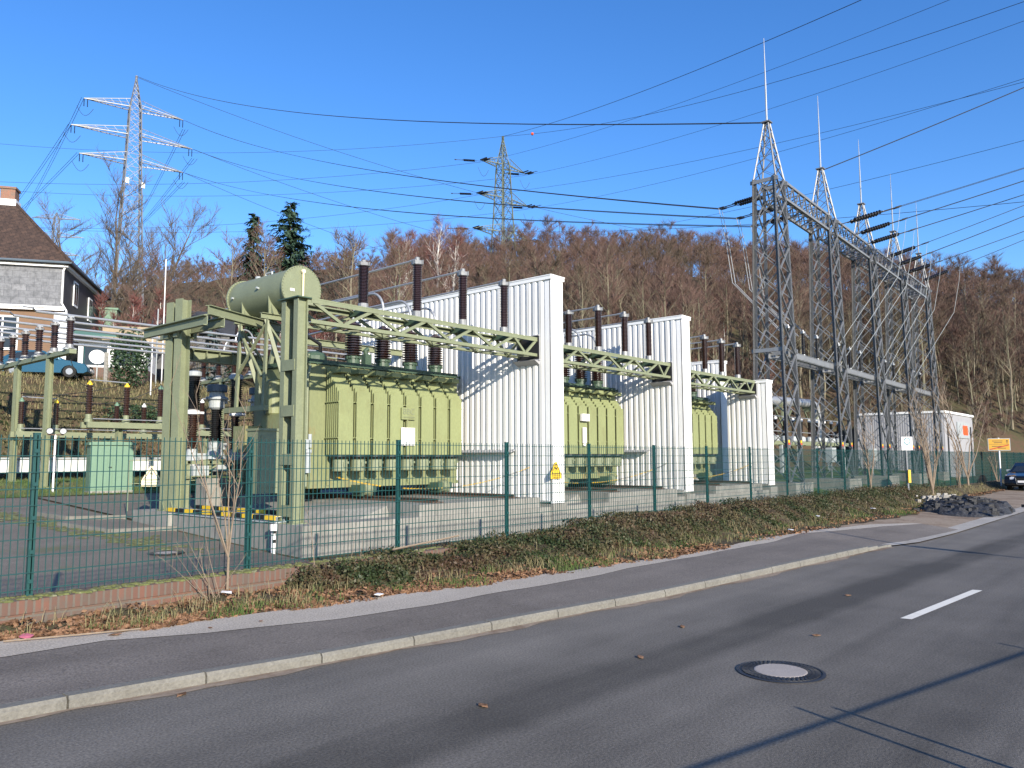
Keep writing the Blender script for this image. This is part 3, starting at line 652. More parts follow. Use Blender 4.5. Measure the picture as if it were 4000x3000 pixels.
# conservator cradle: saddles, cross beams, raking legs
for y in (18.75, 20.1):
    b = MB()
    for s in (-1, 1): b.prism([(CX + s * .12, 3.92), (CX + s * .52, 3.92), (CX + s * .55, 4.42)], 'y', y - .012, y + .012); b.prism([(y - .14, 3.92), (y, 4.22), (y + .14, 3.92)], 'x', CX + s * .45 - .01, CX + s * .45 + .01)
    b.ibeam((CX - .75, y, 3.84), (CX + .75, y, 3.84), .14, .16, .016); part(b, 'saddle', 'green', T)
    b = MB(); b.angle((CX - .62, y, 3.78), (CX - .75, y - .1, 1.3), .12, .015, (1, 0, 0)); b.beam((CX - .60, y, 3.76), (CX + .18, y - .4, .9), .10, .10); b.beam((CX + .62, y, 3.76), (CX + .40, y, 2.66), .10, .10)
    b.beam((CX - .6, y, 3.7), (CX + .3, y, 2.66), .08, .05); part(b, 'raking_leg', 'green', T)
b = MB(); b.beam((CX - .6, 18.75, 3.6), (CX - .68, 20.1, 2.2), .07, .05); b.beam((CX - .6, 20.1, 3.6), (CX - .68, 18.75, 2.2), .07, .05); b.beam((CX - .75, 18.4, 1.35), (CX - .75, 20.4, 1.35), .14, .14); part(b, 'leg_bracing', 'green', T)
b = MB(); b.tube([(CX + .1, 18.3, 3.98), (CX + .1, 18.3, 3.6), (CX + .35, 18.3, 3.4), (CX + .9, 18.4, 3.2), (CX + 1.1, 18.6, 2.7)], .05, 10)
for p in ((CX - .1, 18.35, 3.72), (CX + .15, 18.3, 3.70)): b.lathe([(.11, -.14), (.11, -.10), (.07, -.09), (.07, .09), (.11, .10), (.11, .14)], p, 12, (1, 0, 0))
part(b, 'relay_pipe', 'dark', T)
# left end: tap changer housing, control cabinet, oil pipes, coolers' headers
b = MB(); b.bx(11.75, 12.13, 18.2, 19.2, -.55, 1.2); b.lathe([(.18, 0), (.22, .04), (.22, .9), (.12, .98)], (11.9, 18.9, 1.2), 16); b.bx(11.3, 12.13, 19.3, 19.9, .2, .9); part(b, 'tap_changer', 'tank', T)
b = MB(); b.bx(10.75, 11.45, 17.7, 18.25, -.85, .72); b.bx(10.72, 11.48, 17.66, 18.28, .72, .78); b.box((11.1, 17.69, -.05), (.58, .02, 1.3)); b.tube([(11.42, 17.66, -.4), (11.42, 17.66, .5)], .012, 6); part(b, 'control_cabinet', 'green', T)
b = MB()
for k, x in enumerate((11.72, 11.86, 12.0)):
    b.tube([(x, 17.5, -.5 - .1 * k), (x, 17.5, 1.7 + .22 * k), (x + .12, 17.55, 2.0 + .22 * k), (x + .2, 17.9, 2.72), (x + .5, 18.2, 2.78)], .034, 8)
b.tube([(12.1, 17.6, 2.75), (12.6, 18.9, 2.95), (17.4, 19.6, 2.95)], .025, 8)
part(b, 'pipe', 'green', T)
b = MB(); b.lathe([(.07, 0), (.07, .5), (.1, .52), (.1, .6), (.04, .62)], (12.0, 17.42, -.35), 12); b.box((11.85, 17.42, .38), (.22, .16, .26)); b.lathe([(.05, 0), (.05, .35)], (12.05, 17.42, .3), 10); part(b, 'breather', 'grey', T)
b = MB(); b.lathe([(.34, 0), (.34, .16), (.28, .24), (.12, .3)], (12.75, 18.3, 2.66), 18); b.tube([(13.45, 19.2, 2.66), (13.45, 19.2, 3.0), (13.55, 19.2, 3.08)], .12, 10); b.box((14.55, 18.3, 2.85), (.22, .2, .4)); b.tube([(14.55, 18.3, 3.0), (14.5, 18.3, 3.15), (14.6, 18.3, 3.22)], .07, 8); part(b, 'cover_fitting', 'dgreen', T)
# name plate (embossed) and rating plates on the radiators
def plates(t, name, lines, dx, z, embossed):
    p = MB(); x = 14.98 + dx; y = 16.95
    if embossed:
        p.box((x, y, z), (.50, .04, .34)); p.tube([(x, y + .02, z), (x, y + .02, .55)], .02, 6); o = part(p, 'maker_plate', 'rad', t)
        text(lines[0], 'lettering', .24, (x, y - .021, z + .05), (R(90), 0, 0), 'green', o, .01); text(lines[1], 'lettering', .085, (x, y - .021, z - .11), (R(90), 0, 0), 'green', o, .006)
        p = MB(); p.box((x - .125, y, .63), (.245, .02, .5)); p.box((x + .13, y, .63), (.245, .02, .5)); o = part(p, 'rating_plate', 'litter', t)
        p = MB()
        for s in (-.125, .13):
            for i in range(9):
                if i in (3,): continue
                p.box((x + s + rnd.uniform(-.01, .01), y - .0125, .83 - i * .045), (rnd.uniform(.12, .2), .003, .008))
        part(p, 'print', 'grey', o)
    else:
        p.box((x, y, z), (.52, .09, .27)); o = part(p, 'maker_plate', 'litter', t)
        text(lines[0], 'lettering', .10, (x, y - .046, z + .055), (R(90), 0, 0), 'grey', o); text(lines[1], 'lettering', .10, (x, y - .046, z - .06), (R(90), 0, 0), 'grey', o)
        p = MB(); p.box((x, y, .68), (.26, .02, .55)); o = part(p, 'rating_plate', 'litter', t)
T2 = dup(T, (RP[0] + 7.95, RP[1] - .68, RP[2] + .03), 'middle green power transformer, right half showing between two white walls')
T3 = dup(T, (RP[0] + 15.35, RP[1] - .8, RP[2] + .05), 'farthest green power transformer, mostly hidden behind the second white wall')
plates(T, 'n', ('BBC', 'MANNHEIM'), .02, 1.28, True)
def plates2():
    p = MB(); o0 = Vector(T2.location); x, y = 22.55, 16.22
    p.box((x, y, 1.42), (.42, .10, .25)); o = part(p, 'maker_plate', 'litter', T2)
    text('LEPPER', 'lettering', .10, (x, y - .051, 1.475), (R(90), 0, 0), 'grey', o); text('DOMINIT', 'lettering', .095, (x, y - .051, 1.365), (R(90), 0, 0), 'grey', o)
    p = MB(); p.box((x + .02, y + .04, .80), (.21, .03, .54)); p.box((x + .02, y + .045, .47), (.14, .02, .08)); part(p, 'rating_plate', 'litter', T2)
    p = MB(); x, y = 29.9, 16.1; p.box((x, y, .98), (.34, .03, .12)); p.box((x, y, .66), (.28, .02, .5)); p.tube([(x, y, 1.0), (x, y, 1.2)], .015, 5); part(p, 'maker_plate', 'rad', T3)
plates2()
# curved tubes rising from the bushings and turning back
for i in range(2):
    dx = (0, 7.95)[i]; dy = (0, -.68)[i]
    for k, x in enumerate((15.08, 16.16, 17.22)):
        x += dx; y = 18.2 + dy; top = 5.0 - .07 * k
        pts = [(x, y, 4.1), (x, y, top - .55)] + [(x, y + .55 - .55 * math.cos(a), top - .55 + .55 * math.sin(a)) for a in np.linspace(.15, PI / 2, 7)] + [(x, y + 2.2, top - .02), (x, 25.5, top - .2)]
        b = MB(); b.tube(pts, .04, 8)
        single(b, 'bent_tube', 'alu', 'bent metal tube rising from the %s large bushing of the %s transformer' % (('second', 'third', 'last')[k], ORD[i]), 'tube', (x, y, 4.1), 'bent tubes above the transformers')
# yellow plastic chains strung across the bay fronts
def chain(p0, p1, sag, label):
    b = MB(); mi = []; n = int((Vector(p1) - Vector(p0)).length / .05)
    for i in range(n):
        t = (i + .5) / n; p = Vector(p0).lerp(Vector(p1), t); p.z -= sag * 4 * t * (1 - t)
        k0 = len(b.f)
        d = (Vector(p1) - Vector(p0)).normalized() * .022; o = Vector((0, 0, .014)) if i % 2 else Vector((0, .014, 0))
        b.tube([p - d, p - d * .4 + o, p + d * .4 + o, p + d], .006, 4); b.tube([p - d, p - d * .4 - o, p + d * .4 - o, p + d], .006, 4); mi += [1 if (i // 12) % 3 == 2 else 0] * (len(b.f) - k0)
    o = single(b, 'barrier_chain', 'chainy', label, 'chain', p0, 'yellow barrier chains'); o.data.materials.append(M['black2']); o.data.polygons.foreach_set('material_index', mi)
chain((12.3, 16.6, -.45), (17.94, 14.9, -.25), .45, 'sagging yellow chain in front of the nearest transformer')
chain((18.6, 16.5, -.35), (25.65, 14.8, -.2), .55, 'sagging yellow chain in front of the middle transformer')
chain((26.4, 16.2, -.55), (32.95, 14.8, -.25), .4, 'sagging yellow chain in front of the farthest transformer')
# hooks and the yellow sign on the first wall end
def wsign(c, rz, s, label, board, lines, mtri='black2', group=None):
    """triangular high-voltage warning over a rectangular caption board"""
    t = thing('warning_sign', label, 'sign', c, group); t.rotation_euler.z = 0
    ca, sa = math.cos(rz), math.sin(rz)
    def P(u, v, w_=0): return (c[0] + u * ca + w_ * sa, c[1] + u * sa - w_ * ca, c[2] + v)
    def slab(poly, w0, w1, name, m, par):
        b = MB(); n = len(poly); vs = [P(u, v, w0) for u, v in poly] + [P(u, v, w1) for u, v in poly]
        b.add(vs, [tuple(range(n - 1, -1, -1)), tuple(range(n, 2 * n))] + [(i, (i + 1) % n, n + (i + 1) % n, n + i) for i in range(n)]); return part(b, name, m, par)
    bo = slab([(-.5 * s, 0), (.5 * s, 0), (.5 * s, .32 * s), (.08 * s, 1.12 * s), (-.08 * s, 1.12 * s), (-.5 * s, .32 * s)], 0, .02, 'board', board, t)
    tri = [(-.40 * s, .36 * s), (.40 * s, .36 * s), (0, 1.02 * s)]
    for a, q in ((0, 1), (1, 2), (2, 0)):
        (ux, uy), (vx_, vy) = tri[a], tri[q]; b = MB(); b.beam(P(ux, uy, .023), P(vx_, vy, .023), .035 * s, .006, up=(sa, -ca, 0)); part(b, 'triangle_border', mtri, bo)
    slab([(.0 * s, .88 * s), (-.09 * s, .66 * s), (-.01 * s, .68 * s), (-.03 * s, .50 * s), (.09 * s, .72 * s), (.02 * s, .71 * s)], .021, .025, 'lightning_mark', mtri, bo)
    for i, ln in enumerate(lines): text(ln, 'lettering', .125 * s, P(0, (.21 - .13 * i) * s, .022), (R(90), 0, rz), mtri, bo, .001)
    return t
wsign((18.02, 14.02, -.58), -R(8), .42, 'yellow high voltage warning sign hanging at the end of the first white wall', 'yellow', ('Hochspannung', 'Lebensgefahr'), group='high voltage warning signs')
s = wsign((10.07, 22.0, -.73), -R(20), .5, 'pale yellow high voltage warning sign hanging from a bar near the green cabinet', 'pyel', ('Hochspannung', 'Lebensgefahr'), group='high voltage warning signs')
b = MB(); b.tube([(9.6, 22.35, -1.4), (9.6, 22.35, -.02), (10.75, 21.95, .0)], .018, 6); b.tube([(10.07, 22.03, -.17), (10.07, 22.13, -.02)], .006, 4); b.tube([(9.6, 22.35, -.65), (9.9, 22.25, -.65)], .014, 6); part(b, 'hanging_bar', 'green', s)

# steel beams with black and yellow edges on the plinth, double columns behind
def hazard(x, y0, y1, label):
    t = thing('hazard_beam', label, 'beam', (x, y0, -1.37), 'black and yellow edged steel beams')
    b = MB(); b.bx(x - .13, x + .13, y0, y1, -1.365, -1.335); b.bx(x - .10, x - .08, y0, y1, -1.335, -1.235); b.bx(x - .13, x + .13, y0, y1, -1.235, -1.222); b.bx(x + .08, x + .10, y0, y1, -1.335, -1.235); part(b, 'channel', 'grey', t)
    n = int((y1 - y0) / .42)
    ey, ek = MB(), MB()
    for i in range(n):
        ya = y0 + (y1 - y0) * i / n; yb = y0 + (y1 - y0) * (i + .96) / n; (ey if i % 2 == 0 else ek).bx(x - .142, x - .02, ya, yb, -1.2215, -1.214); (ey if i % 2 == 0 else ek).bx(x - .152, x - .14, ya, yb, -1.30, -1.214)
    part(ey, 'yellow_stripe', 'yellow', t); part(ek, 'black_stripe', 'black2', t)
hazard(9.72, 15.05, 20.0, 'black and yellow edged steel beam lying along the plinth edge')
hazard(10.75, 16.2, 20.6, 'black and yellow edged steel beam lying deeper in the bay')
b = MB(); b.bx(9.5, 10.45, 19.75, 21.75, -2, -1.33); single(b, 'column_footing', 'conc', 'low concrete block under the tall double green columns', 'footing', (9.95, 20.7, -1.7))
for k, (y, h) in enumerate(((20.25, 4.26), (20.75, 4.22))):
    t = thing('steel_column', ('nearer', 'farther')[k] + ' of two tall pale green H columns behind the hazard beam', 'column', (9.95, y, -1.33), 'tall green double columns')
    b = MB(); b.ibeam((9.95, y, -1.31), (9.95, y, h), .27, .29, .022, up=(.97, .24, 0)); part(b, 'shaft', 'green', t)
    b = MB(); b.box((9.95, y, -1.318), (.42, .42, .025))
    for sx in (-.15, .15): b.prism([(y - .15, -1.3), (y + .15, -1.3), (y, -1.05)], 'x', 9.95 + sx - .01, 9.95 + sx + .01)
    part(b, 'base_plate', 'green', t)
for x, lab in ((9.74, 'front'), (10.2, 'rear')):
    b = MB(); b.bx(x - .012, x + .012, 18.55, 22.05, 3.36, 3.60); b.bx(x - .10, x + .012, 18.55, 22.05, 3.588, 3.612); b.bx(x - .10, x + .012, 18.55, 22.05, 3.348, 3.372)
    b.box((x + .05, 20.25, 3.3), (.1, .2, .14)); b.box((x + .05, 20.75, 3.3), (.1, .2, .14))
    single(b, 'channel_beam', 'green', 'green channel beam clamped across the %s of the tall double columns' % lab, 'beam', (x, 20.3, 3.36), 'green channel beams on the double columns')
b = MB(); b.ibeam((9.75, 18.55, 3.74), (12.6, 19.8, 3.74), .16, .24, .018); single(b, 'connecting_beam', 'green', 'green beam running from the double columns towards the oil tank', 'beam', (9.75, 18.55, 3.74))
# long girders behind the bays
b = MB(); b.ibeam((10.2, 21.4, 2.95), (33, 21.4, 2.95), .3, .34, .025)
for i in range(56): b.bx(10.4 + .4 * i - .008, 10.4 + .4 * i + .008, 21.27, 21.37, 2.80, 3.10)
single(b, 'plate_girder', 'green', 'long pale green plate girder with stiffeners behind the transformers', 'girder', (10.2, 21.4, 2.95))
b = MB(); b.ibeam((13.2, 20.6, 3.62), (20.5, 20.6, 3.62), .16, .2, .014); single(b, 'pipe_support_beam', 'green', 'slim green beam behind the large bushings of the nearest transformer', 'beam', (13.2, 20.6, 3.62))
# marker post at the plinth corner
t = thing('marker_post', 'short black and white marker post in front of the plinth', 'post', (9.45, 14.9, -2))
b = MB(); b.box((9.45, 14.9, -1.79), (.08, .04, .5)); part(b, 'post_body', 'litter', t)
b = MB(); b.box((9.45, 14.878, -1.72), (.082, .004, .07)); b.box((9.45, 14.878, -1.5), (.082, .004, .12)); part(b, 'black_band', 'black2', t)
b = MB(); b.box((9.45, 14.9, -1.43), (.13, .05, .14)); part(b, 'reflector_box', 'litter', t)

# ------------------------------------------------------------------ switchgear on the left
def tz(x, y): return float(terrain_z(x, y))
def bus_support(x, ys, y0, y1, zb, cols, label):
    t = thing('busbar_support', label, 'support', (x, (y0 + y1) / 2, tz(x, y0)), 'green busbar supports')
    b = MB(); b.bx(x - .12, x + .12, y0, y1, zb - .16, zb); part(b, 'cross_beam', 'green', t)
    for y in cols:
        z = tz(x, y); b = MB(); b.ibeam((x, y, z - .1), (x, y, zb - .16), .19, .2, .018, up=(.97, .24, 0)); b.box((x, y, z + .04), (.4, .4, .04)); part(b, 'column', 'green', t)
    b = MB()
    for y in ys: b.bx(x - .2, x + .2, y - .14, y + .14, zb, zb + .05)
    part(b, 'seat_plate', 'grey', t)
PH = [30.85, 32.35, 33.95, 35.5, 37.0, 38.5]
for j, (x, y0, y1, cols) in enumerate(((10.95, 30.5, 39.3, (32.7, 36.2)), (20.1, 31.0, 39.3, (33.0, 36.6)))):
    bus_support(x, PH, y0, y1, 4.0, cols, ('green cross beam on columns carrying insulators, at the left edge', 'green cross beam on columns carrying insulators, behind the nearest bay')[j])
    for k, y in enumerate(PH):
        post_ins('busbar_insulator', '%s insulator of the row on the %s green cross beam, counted from the road' % (('first', 'second', 'third', 'fourth', 'fifth', 'last')[k], ('left edge', 'rear')[j]), 'insulator', 'insulators carrying the busbars', (x, y, 4.05), 1.15, .135, 11)
for k, y in enumerate(PH):
    b = MB(); b.tube([(9.8 - .25 * k, y, 5.26), (34, y, 5.26)], .05, 8); b.box((10.95, y, 5.22), (.2, .1, .06))
    if k in (0, 1, 2): b.tube([(9.8 - .25 * k, y, 5.26), (9.6 - .25 * k, y - .25, 5.33), (9.3 - .25 * k, y - .3, 5.32)], .03, 6)
    o = single(b, 'busbar', 'alu', '%s of six parallel aluminium tubes running along the yard, counted from the road' % ('first', 'second', 'third', 'fourth', 'fifth', 'last')[k], 'busbar', (10, y, 5.26), 'six aluminium busbars')
    if k in (1, 3): 
        b = MB(); a = np.linspace(0, PI, 9); cx = 18.2 + .6 * k
        b.tube([(cx + .45 * math.cos(q), y, 5.3 + .55 * math.sin(q)) for q in a], .035, 6); part(b, 'expansion_loop', 'alu', o)
# disconnectors: beam frames with insulators
def disconnector(x0, x1, y, zb, xs, h, r, caps, label, cols):
    t = thing('disconnector', label, 'switch', ((x0 + x1) / 2, y, tz(x0, y)), 'disconnectors in the left yard')
    b = MB(); b.bx(x0, x1, y - .35, y - .22, zb - .22, zb); b.bx(x0, x1, y + .22, y + .35, zb - .22, zb); part(b, 'beam_frame', 'green', t)
    for x in cols:
        z = tz(x, y); b = MB(); b.ibeam((x, y, z), (x, y, zb - .22), .2, .2, .018, up=(.97, .24, 0)); part(b, 'column', 'green', t)
    for x, cp in zip(xs, caps):
        b = MB(); b.lathe([(.15, 0), (.15, .12), (.11, .14), (.11, .3)], (x, y, zb), 12); part(b, 'pedestal', 'green', t)
        b = MB(); b.sheds((x, y, zb + .3), (x, y, zb + .3 + h), r, r, r * .7, 12); part(b, 'insulator', 'porc', t)
        b = MB(); b.lathe([(r * .8, 0), (r * .8, .07), (r * .5, .09), (.03, .16)], (x, y, zb + .3 + h), 12); part(b, 'cap', cp, t)
    b = MB(); b.tube([(xs[0], y, zb + .5 + h), (xs[1], y, zb + .47 + h)], .025, 6); b.tube([(x0 + .2, y - .3, zb + .12), (x1 - .2, y - .3, zb + .12)], .02, 6); part(b, 'switch_arm', 'alu', t)
disconnector(12.0, 15.8, 32, 1.45, (12.15, 13.55, 14.9), 1.12, .125, ('yellow', 'yellow', 'mint'), 'nearer disconnector with two yellow caps and a green cap', (13.3, 15.4))
disconnector(10.7, 17.2, 35.6, 1.15, (10.97, 12.25, 14.67, 15.85), .9, .115, ('mint', 'yellow', 'mint', 'litter'), 'farther disconnector with small mixed coloured caps', (11.5, 14.3, 17.0))
disconnector(17.5, 23.5, 34.5, 1.3, (18.0, 19.6, 21.2, 22.8), 1.0, .12, ('litter', 'mint', 'litter', 'yellow'), 'disconnector behind the dark circuit breakers', (18.2, 22.4))
def slack(p0, p1, sag, r=.014, n=14):
    b = MB(); b.tube([Vector(p0).lerp(Vector(p1), i / n) - Vector((0, 0, sag * 4 * (i / n) * (1 - i / n))) for i in range(n + 1)], r, 5); return b
for i, (p0, p1, s_, lab) in enumerate((((10.97, 35.6, 2.6), (13.55, 32, 3.0), .15, 'thin slack cable between the left disconnectors'), ((12.25, 35.6, 2.65), (14.9, 32, 3.0), .5, 'drooping cable from the yellow capped insulator'), ((14.9, 32, 3.05), (12.0, 23.6, 2.75), .4, 'long slack cable behind the tall double columns'), ((15.85, 35.6, 2.55), (18.0, 34.5, 2.8), .2, 'short slack cable between far disconnectors'), ((10.95, 30.85, 3.9), (12.15, 32, 2.95), .5, 'drooping cable below the left cross beam'))):
    single(slack(p0, p1, s_), 'slack_cable', 'wire', lab, 'cable', p0, 'slack cables in the left yard')
# circuit breaker poles and current transformers
def breaker(x, y, label):
    z = -.02; t = thing('circuit_breaker_pole', label, 'circuit breaker', (x, y, z), 'circuit breaker poles')
    b = MB(); b.lathe([(.24, 0), (.24, .1), (.18, .14), (.16, .34), (.2, .36)], (x, y, z), 14); b.box((x + .16, y, z + .12), (.42, .3, .2)); part(b, 'base_housing', 'grey', t)
    b = MB(); b.sheds((x, y, z + .36), (x, y, z + 1.42), .15, .14, .10, 15); part(b, 'lower_insulator', 'porc', t)
    b = MB(); b.lathe([(.13, 0), (.2, .03), (.2, .13), (.13, .17)], (x, y, z + 1.40), 14); b.tube([(x + .15, y, z + 1.48), (x + .32, y - .05, z + 1.47)], .04, 8); part(b, 'joint_housing', 'litter', t)
    b = MB(); b.sheds((x, y, z + 1.56), (x, y, z + 2.62), .2, .2, .15, 16); part(b, 'upper_insulator', 'black', t)
    b = MB(); b.lathe([(.2, 0), (.215, .02), (.215, .14), (.14, .17)], (x, y, z + 2.6), 16); part(b, 'cap', 'grey', t)
def ct(x, y, label):
    z = .02; t = thing('current_transformer', label, 'transformer', (x, y, z), 'current transformers with drum heads')
    b = MB(); b.prism([(x - .34, z), (x + .34, z), (x + .2, z + .32), (x - .2, z + .32)], 'y', y - .3, y + .3) if False else b.lathe([(.34, 0), (.32, .06), (.2, .30), (.22, .36), (.22, .52), (.17, .56)], (x, y, z), 16); b.box((x + .22, y, z + .40), (.2, .22, .2)); part(b, 'base_tank', 'grey', t)
    b = MB(); b.sheds((x, y, z + .56), (x, y, z + 1.58), .205, .19, .14, 16); part(b, 'insulator', 'black', t)
    b = MB(); b.lathe([(.17, 0), (.24, .06), (.25, .28), (.34, .32), (.34, .38), (.24, .42), (.22, .56)], (x, y, z + 1.56), 18)
    b.box((x + .22, y - .08, z + 1.82), (.12, .16, .14)); b.tube([(x - .36, y, z + 1.92), (x + .36, y, z + 1.92)], .03, 8); part(b, 'head', 'grey', t)
    b = MB(); b.lathe([(.30, 0), (.31, .02), (.31, .2), (.29, .22)], (x, y, z + 2.12), 20); part(b, 'expansion_drum', 'bgrey', t)
breaker(11.98, 23.5, 'tall dark circuit breaker pole beside the tall double columns'); ct(12.75, 23.5, 'current transformer with blue grey drum head between two breaker poles')
breaker(13.4, 23.5, 'tall dark circuit breaker pole between the two drum headed units'); ct(14.22, 23.5, 'current transformer with drum head half hidden by the raking legs')
fr = thing('steel_stand', 'low green steel stand under the breakers and current transformers', 'stand', (13.1, 23.5, -1.5))
b = MB()
for y in (23.15, 23.85): b.bx(11.5, 14.8, y - .05, y + .05, -.14, -.03)
for x in (11.7, 12.4, 13.1, 13.8, 14.5): b.bx(x - .04, x + .04, 23.1, 23.9, -.12, -.04)
part(b, 'top_frame', 'green', fr)
for x in (11.7, 12.75, 13.6, 14.6):
    b = MB(); b.bx(x - .05, x + .05, 23.14, 23.24, -1.55, -.14); b.bx(x - .05, x + .05, 23.76, 23.86, -1.55, -.14); part(b, 'leg', 'green', fr)
b = MB(); b.beam((11.7, 23.15, -.6), (14.6, 23.15, -.6), .05, .06); b.beam((11.7, 23.15, -.6), (12.7, 23.15, -.14), .04, .05); b.beam((13.6, 23.15, -.6), (14.6, 23.15, -.14), .04, .05); b.tube([(11.4, 22.9, -.5), (14.9, 22.9, -.5)], .02, 6); part(b, 'bracing', 'green', fr)
for q_, d_ in (((12.0, 23.1, -.33), (.5, .35, .3)), ((13.95, 23.15, -.3), (.55, .3, .3)), ((12.75, 23.2, -.26), (.3, .3, .2))): b = MB(); b.box(q_, d_); part(b, 'drive_box', 'grey', fr)
b = MB(); b.bx(11.93, 12.62, 22.5, 23.1, -1.75, -.56); single(b, 'concrete_pier', 'conc', 'wide concrete pier under the circuit breaker frame', 'pier', (12.3, 22.8, -1.5), 'concrete piers')
b = MB(); b.bx(12.82, 13.15, 22.5, 23.1, -1.75, -.72); single(b, 'concrete_pier', 'conc', 'narrow pale concrete pier under the circuit breaker frame', 'pier', (13, 22.8, -1.5), 'concrete piers')
# green cabinet
cx, cy, cz = 12.2, 30.0, tz(12.2, 30) - .0
cbt = thing('switch_cabinet', 'large mint green double door cabinet on the lawn', 'cabinet', (cx, cy, cz)); R0 = -.16
def rot(p, c=(cx, cy), a=R0): return (c[0] + p[0] * math.cos(a) - p[1] * math.sin(a), c[1] + p[0] * math.sin(a) + p[1] * math.cos(a), p[2])
b = MB(); b.box((cx, cy, cz + .92), (1.42, .62, 1.66), R0); part(b, 'body', 'mint', cbt)
b = MB(); b.box((cx, cy, cz + 1.79), (1.56, .76, .09), R0); b.box((cx, cy, cz + 1.84), (1.4, .6, .05), R0); part(b, 'roof', 'mint', cbt)
b = MB(); b.box((cx, cy, cz + .05), (1.46, .66, .12), R0); part(b, 'plinth', 'conc', cbt)
for s_ in (-1, 1):
    b = MB(); b.box(rot((s_ * .35, -.318, cz + .92)), (.66, .02, 1.5), R0)
    for i in (-1, 0, 1): b.box(rot((s_ * .35 + i * .2, -.33, cz + .92)), (.008, .012, 1.44), R0)
    d = part(b, 'door', 'mint', cbt)
    if s_ < 0: b = MB(); b.box(rot((-.06, -.345, cz + .95)), (.10, .03, .03), R0); part(b, 'handle', 'black2', d)
# floodlight
fz = tz(10.55, 30.6); t = thing('floodlight_mast', 'thin white pole with two floodlights beside the mint cabinet', 'floodlight', (10.55, 30.6, fz))
b = MB(); b.tube([(10.55, 30.6, fz), (10.55, 30.6, .9)], .035, 8); part(b, 'pole', 'door', t)
b = MB(); b.beam((10.3, 30.65, .9), (10.8, 30.55, .9), .05, .04); part(b, 'cross_bar', 'rust', t)
for x, y in ((10.35, 30.6), (10.75, 30.5)): b = MB(); b.lathe([(.05, .1), (.1, 0), (.12, -.08)], (x, y, 1.05), 12, (.2, .9, .3)); lm = part(b, 'lamp', 'dark', t); b = MB(); b.lathe([(.10, -.085), (.10, -.08)], (x, y, 1.05), 12, (.2, .9, .3)); part(b, 'lamp_glass', 'lens', lm)
# low ribbed wall before the bank
lw = thing('ribbed_barrier', 'low white ribbed barrier standing clear of the ground before the bank', 'wall', (14, 37.6, -.7))
b = MB(); y = 37.45; n = 110; x = 8.0; pts = []
while x < 19.5:
    for dx, dy in ((0, 0), (.3, 0), (.42, 1), (.88, 1)): pts.append((x + dx * .16, y - .035 * dy))
    x += .16
vs = [(p[0], p[1], z) for z in (-.52, .02) for p in pts]; n = len(pts); b.add(vs, [(i, i + 1, n + i + 1, n + i) for i in range(n - 1)]); part(b, 'ribbed_sheet', 'white', lw)
b = MB(); b.bx(8, 19.5, 37.38, 37.9, .05, .12); b.bx(8, 19.5, 37.5, 37.85, -.5, .05); part(b, 'cover', 'grey', lw)
for x in (8.2, 10.4, 12.6, 14.8, 17.0, 19.2): b = MB(); b.bx(x - .08, x + .08, 37.5, 37.8, -1.1, -.5); part(b, 'post', 'dark', lw)

# ------------------------------------------------------------------ house, annex, car on the bank
hu, hv = Vector((.84, -.5426, 0)), Vector((.5426, .84, 0)); hc = Vector((18.8, 54.6, 0))
def HP(u, v, z): return hc + hu * u + hv * v + Vector((0, 0, z))
house = thing('slate_house', 'slate clad house with brown hipped roof on the bank at the left edge', 'house', (hc.x, hc.y, 6.1))
def hbox(mb, u0, u1, v0, v1, z0, z1):
    vs = [HP(u, v, z) for u in (u0, u1) for v in (v0, v1) for z in (z0, z1)]
    return mb.add(vs, [(0, 1, 3, 2), (4, 6, 7, 5), (0, 4, 5, 1), (2, 3, 7, 6), (0, 2, 6, 4), (1, 5, 7, 3)])
UW, VD = 11., 11.
b = MB(); hbox(b, -UW, 0, 0, VD, 5.2, 9.55); part(b, 'lower_wall', 'brownw', house)
b = MB(); hbox(b, -UW - .1, .1, -.1, VD, 9.75, 12.45); part(b, 'upper_wall', 'slate', house)
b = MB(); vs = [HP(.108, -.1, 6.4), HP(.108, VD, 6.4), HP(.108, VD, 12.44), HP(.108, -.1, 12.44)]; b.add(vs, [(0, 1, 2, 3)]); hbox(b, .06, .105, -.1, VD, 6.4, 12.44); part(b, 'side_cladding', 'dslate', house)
b = MB(); hbox(b, -UW - .2, .2, -.3, -.1, 9.5, 9.62); hbox(b, -UW - .2, .2, -.35, -.1, 9.66, 9.76); part(b, 'string_course', 'wtrim', house)
b = MB(); ov = .55; e = [HP(-UW - ov, -ov, 12.6), HP(ov, -ov, 12.6), HP(ov, VD + ov, 12.6), HP(-UW - ov, VD + ov, 12.6)]; rg = [HP(-UW + 4.6, VD / 2, 18.1), HP(-4.7, VD / 2, 18.1)]
b.add(e + rg, [(0, 1, 5, 4), (1, 2, 5), (2, 3, 4, 5), (3, 0, 4)]); b.add([p - Vector((0, 0, .12)) for p in e], [(3, 2, 1, 0)]); rf = part(b, 'roof', 'roof', house)
b = MB(); b.tube([e[1], rg[1]], .1, 6); b.tube([e[0], rg[0]], .1, 6); b.tube(rg, .1, 6); part(b, 'hip_tiles', 'roof', rf)
b = MB(); b.tube([e[0] + Vector((0, 0, -.02)), e[1] + Vector((0, 0, -.02)), e[2] + Vector((0, 0, -.02))], .08, 6); part(b, 'gutter', 'bgrey', house)
b = MB(); hbox(b, -UW - .4, .35, -.35, -.1, 12.32, 12.5); hbox(b, .1, .35, -.35, VD + .3, 12.32, 12.5); part(b, 'fascia', 'wtrim', house)
b = MB(); hbox(b, -5.4, -4.5, VD / 2 - .4, VD / 2 + .5, 17.2, 18.95); hbox(b, -5.47, -4.43, VD / 2 - .48, VD / 2 + .58, 18.85, 19.0); ch = part(b, 'chimney', 'chim', rf)
